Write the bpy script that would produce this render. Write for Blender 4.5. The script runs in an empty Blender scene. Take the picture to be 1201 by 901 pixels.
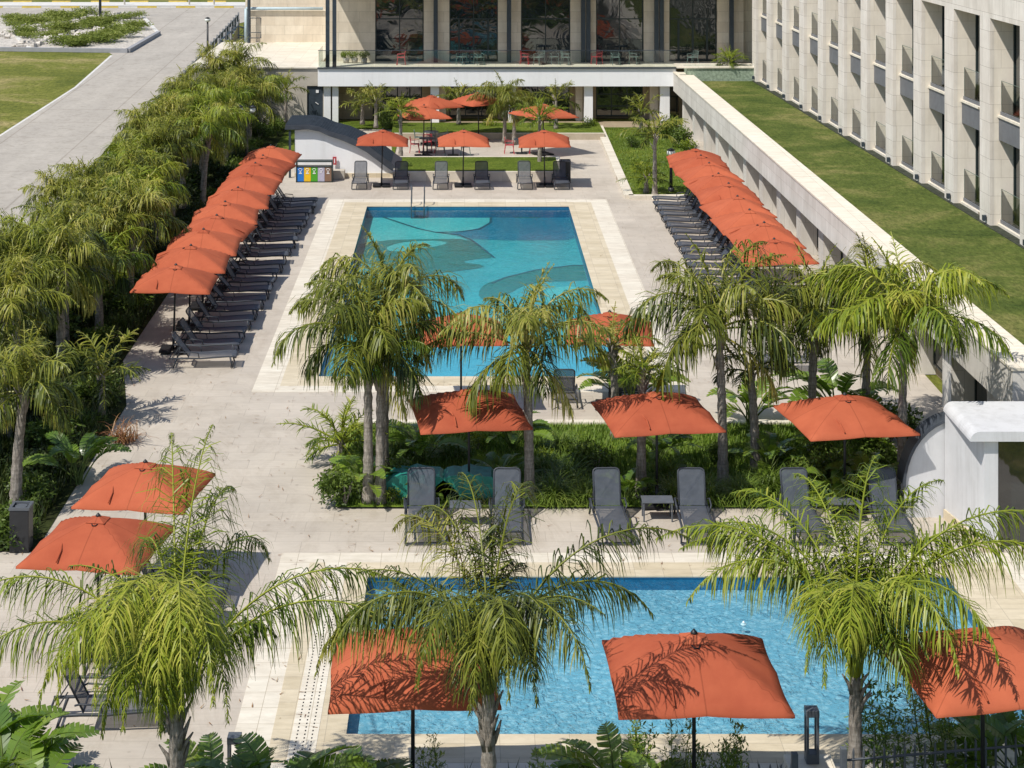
import bpy, math, random
from mathutils import Vector, Matrix
R = math.radians
scene = bpy.context.scene
COL = scene.collection
random.seed(11)

# ------------------------------------------------------------------ camera
F, HC, VX, VY = 2100.0, 15.0, 545.0, -160.0
cam = bpy.data.cameras.new('camera'); camo = bpy.data.objects.new('camera', cam); COL.objects.link(camo)
camo.location = (0, 0, HC); camo.rotation_euler = (R(90), 0, 0)
cam.sensor_width = 36; cam.lens = 36 * F / 1201.0
cam.shift_x = (600.5 - VX) / 1201.0
cam.shift_y = -(450.5 - VY) / 1201.0
cam.clip_start = 0.5; cam.clip_end = 3000
scene.camera = camo

def G(px, py, z=0.0):
    """where the photo's pixel meets the level z"""
    k = (HC - z) / (py - VY)
    return ((px - VX) * k, F * k)

# ------------------------------------------------------------------ light
world = bpy.data.worlds.new('World'); scene.world = world; world.use_nodes = True
nt = world.node_tree; bg = nt.nodes['Background']
sky = nt.nodes.new('ShaderNodeTexSky'); sky.sky_type = 'NISHITA'; sky.sun_disc = False
ray = Vector((0.52, 0.48, -1.0)).normalized()
SUN_EL = math.asin(-ray.z)
sky.sun_elevation = SUN_EL
sky.sun_rotation = math.atan2(-ray.x, -ray.y)
sky.air_density = 1.0; sky.dust_density = 0.6; sky.ozone_density = 1.0
nt.links.new(sky.outputs[0], bg.inputs[0]); bg.inputs[1].default_value = 0.125
sl = bpy.data.lights.new('sun', 'SUN'); sl.energy = 4.75; sl.angle = R(0.5); sl.color = (1.0, 0.955, 0.88)
so = bpy.data.objects.new('sun', sl); COL.objects.link(so)
so.rotation_euler = ray.to_track_quat('-Z', 'Y').to_euler()
scene.view_settings.view_transform = 'Standard'; scene.view_settings.look = 'None'
scene.view_settings.exposure = 0; scene.view_settings.gamma = 1
scene.render.engine = 'CYCLES'
scene.cycles.transparent_max_bounces = 24
scene.cycles.max_bounces = 7

# ------------------------------------------------------------------ materials
class M:
    """small node helper"""
    def __init__(s, name, rough=0.7, spec=0.3):
        s.m = bpy.data.materials.new(name); s.m.use_nodes = True
        s.t = s.m.node_tree; s.b = s.t.nodes['Principled BSDF']; s.out = s.t.nodes['Material Output']
        s.b.inputs['Roughness'].default_value = rough
        s.b.inputs['Specular IOR Level'].default_value = spec
    def n(s, k, **kw):
        x = s.t.nodes.new('ShaderNode' + k)
        for a, v in kw.items(): setattr(x, a, v)
        return x
    def l(s, a, b): s.t.links.new(a, b)
    def coord(s, world=True, scale=(1, 1, 1), rot=(0, 0, 0)):
        src = s.n('NewGeometry').outputs['Position'] if world else s.n('TexCoord').outputs['Object']
        mp = s.n('Mapping'); mp.inputs['Scale'].default_value = scale; mp.inputs['Rotation'].default_value = rot
        s.l(src, mp.inputs['Vector']); return mp.outputs[0]
    def noise(s, vec, scale, detail=4, rough=0.6, dist=0.0):
        x = s.n('TexNoise'); x.inputs['Scale'].default_value = scale; x.inputs['Detail'].default_value = detail
        x.inputs['Roughness'].default_value = rough; x.inputs['Distortion'].default_value = dist
        if vec is not None: s.l(vec, x.inputs['Vector'])
        return x.outputs['Fac']
    def ramp(s, fac, stops):
        x = s.n('ValToRGB'); e = x.color_ramp.elements
        while len(e) < len(stops): e.new(0.5)
        for q, (p, c) in zip(e, stops):
            q.position = p; q.color = (c[0], c[1], c[2], 1) if not isinstance(c, (int, float)) else (c, c, c, 1)
        s.l(fac, x.inputs[0]); return x.outputs[0]
    def mix(s, fac, a, b, mode='MIX'):
        x = s.n('Mix', data_type='RGBA', blend_type=mode)
        for v, i in ((fac, 0), (a, 6), (b, 7)):
            if isinstance(v, (int, float)): x.inputs[i].default_value = v if i == 0 else (v, v, v, 1)
            elif isinstance(v, tuple): x.inputs[i].default_value = (*v, 1)
            else: s.l(v, x.inputs[i])
        return x.outputs[2]
    def math(s, op, a, b=0.0):
        x = s.n('Math', operation=op)
        for v, i in ((a, 0), (b, 1)):
            if isinstance(v, (int, float)): x.inputs[i].default_value = v
            else: s.l(v, x.inputs[i])
        return x.outputs[0]
    def col(s, c):
        if isinstance(c, tuple): s.b.inputs['Base Color'].default_value = (*c, 1)
        else: s.l(c, s.b.inputs['Base Color'])
        return s
    def bump(s, h, strength=0.3, dist=0.02):
        x = s.n('Bump'); x.inputs['Strength'].default_value = strength; x.inputs['Distance'].default_value = dist
        s.l(h, x.inputs['Height']); s.l(x.outputs[0], s.b.inputs['Normal']); return s

def varied(name, c, rough=0.7, spec=0.3, var=0.15, scale=3.0, world=True, bump=0.0, metal=0.0, bscale=40):
    m = M(name, rough, spec); v = m.coord(world)
    n = m.noise(v, scale, 5)
    lo = tuple(x * (1 - var) for x in c); hi = tuple(min(1, x * (1 + var)) for x in c)
    m.col(m.ramp(n, [(0.3, lo), (0.7, hi)]))
    m.b.inputs['Metallic'].default_value = metal
    if bump: m.bump(m.noise(v, bscale, 3), bump, 0.01)
    return m.m

def brick(m, vec, w, h, mortar, c1, c2, cm, offset=0.5, bias=0.0):
    x = m.n('TexBrick'); x.offset = offset
    x.inputs['Scale'].default_value = 1; x.inputs['Brick Width'].default_value = w; x.inputs['Row Height'].default_value = h
    x.inputs['Mortar Size'].default_value = mortar; x.inputs['Mortar Smooth'].default_value = 0.2
    x.inputs['Bias'].default_value = bias
    for k, c in (('Color1', c1), ('Color2', c2), ('Mortar', cm)): x.inputs[k].default_value = (*c, 1)
    m.l(vec, x.inputs['Vector']); return x

def m_paving():
    m = M('deck_tiles', 0.6, 0.25); v = m.coord(True)
    b = brick(m, v, 1.2, 0.6, 0.008, (0.545, 0.490, 0.415), (0.505, 0.453, 0.385), (0.42, 0.375, 0.315))
    n = m.noise(v, 0.35, 6, 0.65); n2 = m.noise(m.coord(True, (1, 5, 1)), 2.2, 5, 0.7)
    st = m.ramp(n, [(0.3, (0.86, 0.85, 0.84)), (0.65, (1.04, 1.03, 1.02))])
    c = m.mix(1.0, b.outputs['Color'], st, 'MULTIPLY')
    c = m.mix(0.5, c, m.ramp(n2, [(0.25, (0.82, 0.82, 0.82)), (0.75, (1.1, 1.1, 1.1))]), 'MULTIPLY')
    st2 = m.noise(m.coord(True, (1.0, 0.5, 1)), 0.9, 8, 0.8, 0.8)
    c = m.mix(0.5, c, m.ramp(st2, [(0.38, (0.78, 0.755, 0.72)), (0.52, (1.0, 1.0, 1.0))]), 'MULTIPLY')
    vd = m.n('TexVoronoi'); vd.inputs['Scale'].default_value = 1.1; m.l(v, vd.inputs['Vector'])
    c = m.mix(0.5, c, m.ramp(vd.outputs['Distance'], [(0.035, (0.55, 0.52, 0.48)), (0.06, (1, 1, 1))]), 'MULTIPLY')
    m.col(c); m.bump(b.outputs['Fac'], -0.15, 0.004); return m.m

def m_travertine(name='travertine', base=((0.64, 0.56, 0.42), (0.56, 0.48, 0.34)), w=0.6, h=0.5):
    m = M(name, 0.6, 0.3); v = m.coord(True)
    b = brick(m, v, w, h, 0.006, base[0], base[1], (0.42, 0.36, 0.27), 0.0)
    n = m.noise(m.coord(True, (1, 3, 1)), 1.4, 7, 0.7, 0.4)
    m.col(m.mix(0.8, b.outputs['Color'], m.ramp(n, [(0.3, (0.78, 0.76, 0.72)), (0.7, (1.12, 1.12, 1.12))]), 'MULTIPLY'))
    return m.m

def m_facade(name, c1, c2, cm, axes='YZ', w=1.3, h=0.62, stain=0.8):
    m = M(name, 0.75, 0.2)
    g = m.n('NewGeometry').outputs['Position']; sp = m.n('SeparateXYZ'); m.l(g, sp.inputs[0])
    cb = m.n('CombineXYZ')
    if axes == 'YZ':
        s_ = m.math('ADD', sp.outputs[0], sp.outputs[1]); m.l(s_, cb.inputs[0])
    else: m.l(sp.outputs[0], cb.inputs[0])
    m.l(sp.outputs[2], cb.inputs[1])
    b = brick(m, cb.outputs[0], w, h, 0.006, c1, c2, cm)
    n = m.noise(m.coord(True, (1, 1, 0.7)), 0.9, 7, 0.7)
    n2 = m.noise(m.coord(True, (1, 1, 0.12)), 3.5, 4, 0.6)
    c = m.mix(stain, b.outputs['Color'], m.ramp(n, [(0.28, (0.80, 0.78, 0.75)), (0.68, (1.1, 1.1, 1.1))]), 'MULTIPLY')
    c = m.mix(0.35, c, m.ramp(n2, [(0.3, (0.75, 0.74, 0.72)), (0.6, (1.05, 1.05, 1.05))]), 'MULTIPLY')
    m.col(c); m.bump(b.outputs['Fac'], -0.2, 0.006); return m.m

def m_grass(name, a, b, c, scale=0.5, fine=30):
    m = M(name, 0.9, 0.1); v = m.coord(True)
    n = m.noise(v, scale, 8, 0.7, 0.5); f = m.noise(m.coord(True, (1, 0.4, 1)), fine * 0.3, 5, 0.8)
    c0 = m.ramp(n, [(0.32, a), (0.5, b), (0.66, c)])
    m.col(m.mix(0.85, c0, m.ramp(f, [(0.3, (0.35, 0.4, 0.3)), (0.7, (1.55, 1.5, 1.4))]), 'MULTIPLY'))
    m.bump(f, 0.8, 0.06); return m.m

def m_leaf(name, cols, rough=0.42, trans=0.20, spec=0.32):
    m = M(name, rough, spec)
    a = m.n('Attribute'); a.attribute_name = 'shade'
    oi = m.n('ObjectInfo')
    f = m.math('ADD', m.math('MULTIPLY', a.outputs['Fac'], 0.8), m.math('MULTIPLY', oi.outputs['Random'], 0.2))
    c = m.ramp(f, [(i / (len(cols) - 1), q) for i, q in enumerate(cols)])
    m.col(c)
    tr = m.n('BsdfTranslucent'); m.l(m.mix(1.0, c, (1.5, 1.6, 0.7), 'MULTIPLY'), tr.inputs[0])
    mx = m.n('MixShader'); mx.inputs[0].default_value = trans
    m.l(m.b.outputs[0], mx.inputs[1]); m.l(tr.outputs[0], mx.inputs[2]); m.l(mx.outputs[0], m.out.inputs[0])
    return m.m

def m_fabric(name, c, rough=0.85):
    m = M(name, rough, 0.1); v = m.coord(False)
    n = m.noise(v, 1.6, 5, 0.6); f = m.noise(v, 160, 2, 0.5)
    oi = m.n('ObjectInfo')
    k = m.math('ADD', m.math('MULTIPLY', n, 0.7), m.math('MULTIPLY', oi.outputs['Random'], 0.3))
    lo = (c[0] * .82, c[1] * .8, c[2] * .9); hi = (c[0] * 1.12, c[1] * 1.25, c[2] * 1.35)
    sp = m.n('SeparateXYZ'); m.l(m.n('TexCoord').outputs['Object'], sp.inputs[0])
    ax, ay = m.math('ABSOLUTE', sp.outputs[0]), m.math('ABSOLUTE', sp.outputs[1])
    dg = m.math('ABSOLUTE', m.math('SUBTRACT', ax, ay)); mn = m.math('MINIMUM', m.math('MINIMUM', ax, ay), dg)
    seam = m.ramp(mn, [(0.006, 0.72), (0.014, 1.0)])
    fade = m.ramp(m.noise(m.coord(True, (1, 1, 1)), 0.45, 4, 0.6), [(0.3, (0.90, 0.88, 0.88)), (0.7, (1.08, 1.12, 1.14))])
    m.col(m.mix(1.0, m.mix(1.0, m.ramp(k, [(0.25, lo), (0.7, hi)]), seam, 'MULTIPLY'), fade, 'MULTIPLY')); m.bump(m.math('ADD', f, m.math('MULTIPLY', m.noise(v, 5, 3), 3.0)), 0.25, 0.006)
    tr = m.n('BsdfTranslucent'); tr.inputs[0].default_value = (c[0] * .9, c[1] * .7, c[2] * .6, 1)
    mx = m.n('MixShader'); mx.inputs[0].default_value = 0.10
    m.l(m.b.outputs[0], mx.inputs[1]); m.l(tr.outputs[0], mx.inputs[2]); m.l(mx.outputs[0], m.out.inputs[0])
    return m.m

def m_sling():
    m = M('sling_mesh_fabric', 0.55, 0.35); v = m.coord(False)
    f = m.noise(v, 5, 4)
    m.col(m.ramp(f, [(0.3, (0.060, 0.070, 0.088)), (0.7, (0.092, 0.103, 0.124))]))
    tr = m.n('BsdfTransparent'); tr.inputs[0].default_value = (1, 1, 1, 1)
    mx = m.n('MixShader'); mx.inputs[0].default_value = 0.2
    m.l(m.b.outputs[0], mx.inputs[1]); m.l(tr.outputs[0], mx.inputs[2]); m.l(mx.outputs[0], m.out.inputs[0])
    return m.m

def m_water(name, tint, bs, bstr, foam=0.0):
    m = M(name); t = m.t
    v = m.coord(True, (1, 1, 1))
    h1 = m.noise(m.coord(True, (1, 0.7, 1)), bs, 3, 0.55, 0.6); h2 = m.noise(v, bs * 3.1, 2, 0.5, 0.4)
    h = m.math('ADD', h1, m.math('MULTIPLY', h2, 0.45))
    bp = m.n('Bump'); bp.inputs['Strength'].default_value = bstr; bp.inputs['Distance'].default_value = 0.08
    pch = m.ramp(m.noise(v, 0.5, 3, 0.6, 1.0), [(0.3, 0.35), (0.65, 1.0)])
    m.l(m.math('MULTIPLY', h, pch), bp.inputs['Height'])
    tr = m.n('BsdfTransparent'); tr.inputs[0].default_value = (*tint, 1)
    gl = m.n('BsdfGlossy'); gl.inputs['Roughness'].default_value = 0.06; m.l(bp.outputs[0], gl.inputs['Normal'])
    fr = m.n('Fresnel'); fr.inputs['IOR'].default_value = 1.33; m.l(bp.outputs[0], fr.inputs['Normal'])
    mx = m.n('MixShader'); m.l(fr.outputs[0], mx.inputs[0]); m.l(tr.outputs[0], mx.inputs[1]); m.l(gl.outputs[0], mx.inputs[2])
    m.l(mx.outputs[0], m.out.inputs[0]); return m.m

def m_mosaic(name, a, b, size=0.25, wavy=0.0):
    m = M(name, 0.4, 0.4); v = m.coord(True)
    vo = m.n('TexVoronoi'); vo.inputs['Scale'].default_value = 1.0 / size
    if wavy:  # warped cells draw caustic ripple light into the tile colour
        w = m.n('TexNoise'); w.inputs['Scale'].default_value = 2.2; m.l(v, w.inputs['Vector'])
        m.l(m.mix(wavy, v, w.outputs['Color']), vo.inputs['Vector'])
    else: m.l(v, vo.inputs['Vector'])
    n = m.noise(v, 0.35, 4, 0.6)
    c = m.mix(m.ramp(vo.outputs['Distance'], [(0.15, 0.0), (0.6, 1.0)]), a, b)
    m.col(m.mix(0.6, c, m.ramp(n, [(0.3, (0.86, 0.86, 0.86)), (0.7, (1.1, 1.1, 1.1))]), 'MULTIPLY'))
    return m.m

def m_glass(name, tint, mixv=0.1, rough=0.02):
    m = M(name)
    tr = m.n('BsdfTransparent'); tr.inputs[0].default_value = (*tint, 1)
    gl = m.n('BsdfGlossy'); gl.inputs['Roughness'].default_value = rough
    fr = m.n('Fresnel'); fr.inputs['IOR'].default_value = 1.45
    f = m.math('ADD', fr.outputs[0], mixv)
    mx = m.n('MixShader'); m.l(f, mx.inputs[0]); m.l(tr.outputs[0], mx.inputs[1]); m.l(gl.outputs[0], mx.inputs[2])
    m.l(mx.outputs[0], m.out.inputs[0]); return m.m

def m_window(name):
    m = M(name, 0.03, 0.9); m.col((0.012, 0.018, 0.020)); v = m.coord(True)
    m.b.inputs['IOR'].default_value = 1.65
    m.bump(m.noise(v, 0.9, 2, 0.5, 1.2), 0.035, 0.25); return m.m

def m_bark(name, a, b):
    m = M(name, 0.9, 0.1)
    st = m.noise(m.coord(False, (9, 9, 1.4)), 3.0, 6, 0.75); ring = m.noise(m.coord(False, (1, 1, 9)), 1.6, 3, 0.6)
    c = m.ramp(st, [(0.3, a), (0.68, b)])
    m.col(m.mix(0.6, c, m.ramp(ring, [(0.35, (0.55, 0.55, 0.55)), (0.6, (1.15, 1.15, 1.15))]), 'MULTIPLY'))
    m.bump(st, 0.9, 0.05); return m.m

MT = {}
MT['paving'] = m_paving()
MT['travertine'] = m_travertine()
MT['travertine_pale'] = m_travertine('pale_travertine', ((0.72, 0.67, 0.57), (0.66, 0.60, 0.50)), 0.9, 0.6)
MT['wall_cap'] = m_travertine('wall_cap_stone', ((0.78, 0.72, 0.61), (0.73, 0.67, 0.56)), 1.2, 1.2)
MT['facade'] = m_facade('facade_stone', (0.76, 0.71, 0.645), (0.70, 0.645, 0.575), (0.36, 0.32, 0.27))
MT['facade_warm'] = m_facade('recess_stone', (0.84, 0.775, 0.68), (0.76, 0.69, 0.585), (0.52, 0.46, 0.38), 'XZ', 1.3, 0.62, 0.6)
MT['facade_grey'] = m_facade('parapet_stone', (0.68, 0.65, 0.60), (0.62, 0.59, 0.54), (0.42, 0.40, 0.36), w=0.6, h=1.25)
MT['facade_back'] = m_facade('terrace_stone', (0.70, 0.63, 0.52), (0.62, 0.54, 0.43), (0.36, 0.31, 0.24), 'XZ', 1.25, 0.62)
MT['stone_brown'] = m_facade('brown_stone', (0.36, 0.29, 0.20), (0.30, 0.24, 0.165), (0.18, 0.15, 0.11), 'XZ', 1.3, 0.5)  # darker brown stone for the lower storey, wing core and terrace floor
m = M('white_plaster', 0.8, 0.2)
n1 = m.noise(m.coord(True, (1, 1, 0.10)), 2.2, 6, 0.7, 0.3); n2 = m.noise(m.coord(True), 0.8, 5, 0.6)
m.col(m.mix(0.5, m.ramp(n1, [(0.3, (0.70, 0.69, 0.68)), (0.5, (0.82, 0.82, 0.82))]), m.ramp(n2, [(0.3, (0.72, 0.72, 0.715)), (0.65, (0.83, 0.83, 0.83))])))
MT['plaster'] = m.m
m = M('cabin_plaster', 0.8, 0.2)
n1 = m.noise(m.coord(True, (1, 1, 0.08)), 3.2, 6, 0.75, 0.3); n2 = m.noise(m.coord(True), 1.1, 6, 0.7)
m.col(m.mix(0.5, m.ramp(n1, [(0.3, (0.38, 0.375, 0.37)), (0.52, (0.58, 0.58, 0.59))]), m.ramp(n2, [(0.3, (0.52, 0.52, 0.52)), (0.65, (0.66, 0.66, 0.665))])))
MT['cabin'] = m.m
MT['concrete'] = varied('concrete_wall', (0.44, 0.40, 0.34), 0.85, 0.2, 0.14, 1.2, bump=0.2)
MT['white_ceiling'] = varied('soffit', (0.5, 0.5, 0.5), 0.8, 0.2, 0.05, 1.2)
MT['steel_blue'] = varied('dark_steel', (0.035, 0.048, 0.062), 0.45, 0.4, 0.2, 4)
MT['frame_green'] = varied('dark_window_frame', (0.02, 0.032, 0.032), 0.45, 0.4, 0.2, 4)
MT['window'] = m_window('window_glass')
MT['rail_glass'] = m_glass('balustrade_glass', (0.80, 0.87, 0.83), 0.04)
MT['balcony_glass'] = m_glass('balcony_glass', (0.92, 0.96, 0.91), 0.02)
MT['glass_edge'] = varied('green_glass_edge', (0.12, 0.17, 0.14), .4, .4, .1, 3)
MT['roof_dark'] = varied('dark_roof_sheet', (0.05, 0.058, 0.072), 0.5, 0.35, 0.25, 2.5)
MT['roof_blue'] = varied('blue_grey_plaster', (0.36, 0.38, 0.42), 0.7, 0.2, 0.25, 1.5)
MT['balcony_grey'] = varied('grey_balcony_edge', (0.15, 0.155, 0.165), 0.6, 0.3, 0.12, 3)
MT['lawn'] = m_grass('lawn_grass', (0.060, 0.085, 0.012), (0.095, 0.135, 0.018), (0.15, 0.18, 0.03), 0.45)
MT['turf'] = m_grass('roof_turf', (0.050, 0.078, 0.018), (0.098, 0.125, 0.030), (0.20, 0.19, 0.072), 0.33, 30)
MT['field'] = m_grass('meadow_grass', (0.085, 0.105, 0.02), (0.16, 0.17, 0.036), (0.33, 0.27, 0.13), 0.13, 14)
MT['dark_strip'] = varied('dark_channel', (0.05, 0.055, 0.04), .9, .1, .4, 5)
MT['soil'] = m_grass('bed_soil', (0.02, 0.022, 0.010), (0.035, 0.045, 0.014), (0.05, 0.06, 0.02), 0.8, 16)
MT['bed_green'] = m_grass('bed_turf', (0.06, 0.10, 0.014), (0.11, 0.17, 0.02), (0.19, 0.24, 0.04), 0.8, 16)
m = M('road_concrete', 0.85, 0.2); v = m.coord(True)
n1 = m.noise(m.coord(True, (1, 0.22, 1), (0, 0, R(-3))), 0.55, 7, 0.65); n2 = m.noise(v, 3.5, 6, 0.7)
m.col(m.mix(0.4, m.ramp(n1, [(0.25, (0.35, 0.305, 0.25)), (0.75, (0.55, 0.49, 0.41))]), m.ramp(n2, [(0.3, (0.26, 0.25, 0.23)), (0.7, (0.46, 0.44, 0.41))])))
b = brick(m, m.coord(True, (1, 1, 1), (0, 0, R(-2.3))), 4.2, 5.5, 0.05, (1, 1, 1), (0.95, 0.95, 0.95), (0.72, 0.70, 0.68), 0.0)
cur = m.b.inputs['Base Color'].links[0].from_socket
wr = m.noise(v, 1.2, 8, 0.85, 1.2)
m.col(m.mix(0.7, m.mix(0.8, cur, b.outputs['Color'], 'MULTIPLY'), m.ramp(wr, [(0.36, (0.7, 0.68, 0.65)), (0.5, (1.05, 1.05, 1.05))]), 'MULTIPLY'))
MT['road'] = m.m
MT['kerb_white'] = varied('white_kerb', (0.62, 0.60, 0.56), 0.8, 0.2, 0.12, 2)
MT['kerb_yellow'] = varied('yellow_kerb', (0.60, 0.45, 0.10), 0.8, 0.2, 0.15, 2)
MT['kerb_grey'] = varied('grey_kerb', (0.30, 0.30, 0.31), 0.8, 0.2, 0.1, 2)
MT['pebble'] = varied('white_pebbles', (0.50, 0.46, 0.405), 0.9, 0.1, 0.45, 6, bump=0.6, bscale=9)
MT['orange'] = m_fabric('orange_canopy', (0.455, 0.106, 0.047))
MT['black_metal'] = varied('black_metal', (0.022, 0.023, 0.026), 0.45, 0.4, 0.2, 6)
MT['grey_metal'] = varied('charcoal_metal', (0.10, 0.11, 0.125), 0.45, 0.4, 0.15, 6)
MT['chair_frame'] = varied('lounger_frame', (0.04, 0.046, 0.057), 0.5, 0.35, 0.15, 5)
MT['sling'] = m_sling()
MT['rubber'] = varied('black_base', (0.018, 0.018, 0.020), 0.7, 0.2, 0.2, 8)
MT['red'] = varied('coral_red_plastic', (0.44, 0.06, 0.07), 0.45, 0.4, 0.1, 6)
MT['sage'] = varied('sage_green_plastic', (0.13, 0.185, 0.165), 0.45, 0.4, 0.1, 6)
MT['teal'] = varied('teal_tarpaulin', (0.02, 0.22, 0.17), 0.5, 0.4, 0.3, 5, bump=0.5, bscale=6)
MT['pipe'] = varied('pale_blue_pipe', (0.42, 0.52, 0.56), 0.5, 0.4, 0.1, 3)
MT['white'] = varied('white_paint', (0.8, 0.8, 0.8), 0.6, 0.3, 0.04, 3)
MT['bin_blue'] = varied('blue_bin', (0.02, 0.17, 0.55), 0.5, 0.4, 0.08, 5)
MT['bin_yellow'] = varied('yellow_bin', (0.78, 0.47, 0.015), 0.5, 0.4, 0.08, 5)
MT['bin_green'] = varied('green_bin', (0.07, 0.33, 0.02), 0.5, 0.4, 0.08, 5)
MT['bin_grey'] = varied('lilac_grey_bin', (0.42, 0.40, 0.50), 0.5, 0.4, 0.08, 5)
MT['bin_brown'] = varied('brown_bin', (0.22, 0.13, 0.085), 0.5, 0.4, 0.08, 5)
MT['water_deep'] = m_water('pool_water', (0.74, 0.93, 0.96), 4.0, 0.14)
MT['water_near'] = m_water('rippled_pool_water', (0.76, 0.92, 0.97), 7.0, 0.7)
MT['lamp_globe'] = varied('pale_lamp_glass', (0.7, 0.72, 0.68), 0.2, 0.5, 0.05, 5)
MT['pool_aqua'] = m_mosaic('aqua_mosaic', (0.16, 0.60, 0.56), (0.11, 0.49, 0.48), 0.16)
MT['pool_cyan'] = m_mosaic('cyan_mosaic', (0.07, 0.47, 0.48), (0.045, 0.37, 0.41), 0.16)
MT['pool_blue'] = m_mosaic('blue_mosaic', (0.025, 0.25, 0.35), (0.015, 0.19, 0.29), 0.16)
MT['pool_teal'] = m_mosaic('teal_mosaic', (0.03, 0.24, 0.205), (0.02, 0.18, 0.16), 0.16)
MT['pool_line'] = m_mosaic('dark_line_mosaic', (0.02, 0.11, 0.15), (0.02, 0.10, 0.14), 0.12)
MT['pool_shelf'] = m_mosaic('shallow_blue_mosaic', (0.13, 0.46, 0.56), (0.10, 0.39, 0.50), 0.12)
MT['pool_wall'] = m_mosaic('pool_wall_tiles', (0.03, 0.20, 0.36), (0.02, 0.16, 0.30), 0.1)
MT['pool_near'] = m_mosaic('near_pool_caustic_tiles', (0.42, 0.60, 0.66), (0.22, 0.43, 0.52), 0.09, 0.3)  # light and dark cells are painted caustics, not differing tiles
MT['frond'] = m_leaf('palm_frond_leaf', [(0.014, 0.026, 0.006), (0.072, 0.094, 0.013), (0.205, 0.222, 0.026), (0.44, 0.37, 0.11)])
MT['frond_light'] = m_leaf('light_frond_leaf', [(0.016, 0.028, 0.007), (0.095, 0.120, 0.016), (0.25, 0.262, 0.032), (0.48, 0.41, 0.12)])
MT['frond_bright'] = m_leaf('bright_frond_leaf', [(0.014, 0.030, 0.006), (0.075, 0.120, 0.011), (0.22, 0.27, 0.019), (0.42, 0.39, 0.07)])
MT['shrub'] = m_leaf('shrub_leaf', [(0.025, 0.048, 0.011), (0.06, 0.10, 0.017), (0.115, 0.165, 0.026), (0.19, 0.22, 0.045)])
MT['dark_shrub'] = m_leaf('dark_shrub_leaf', [(0.014, 0.026, 0.009), (0.03, 0.05, 0.014), (0.06, 0.085, 0.02), (0.12, 0.12, 0.05)])
MT['broad'] = m_leaf('broad_leaf', [(0.045, 0.09, 0.014), (0.10, 0.18, 0.022), (0.19, 0.28, 0.035), (0.38, 0.38, 0.08)], 0.32, 0.3, 0.6)
MT['grassy'] = m_leaf('grass_clump_leaf', [(0.045, 0.08, 0.014), (0.095, 0.155, 0.022), (0.165, 0.23, 0.036), (0.27, 0.30, 0.08)])
MT['lawn_blade'] = m_leaf('lawn_blade_leaf', [(0.04, 0.08, 0.012), (0.09, 0.155, 0.02), (0.16, 0.24, 0.035), (0.26, 0.30, 0.08)])
MT['weed'] = m_leaf('field_weed_leaf', [(0.06, 0.085, 0.02), (0.13, 0.17, 0.035), (0.22, 0.25, 0.06), (0.38, 0.36, 0.18)], 0.8, 0.2, 0.1)
MT['red_leaf'] = m_leaf('reddish_leaf', [(0.10, 0.05, 0.03), (0.22, 0.10, 0.05), (0.30, 0.16, 0.07), (0.30, 0.22, 0.08)])
MT['bark'] = m_bark('palm_bark', (0.12, 0.10, 0.08), (0.48, 0.43, 0.37))
MT['stem_green'] = varied('green_stem', (0.10, 0.14, 0.03), 0.6, 0.3, 0.3, 6)

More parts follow.
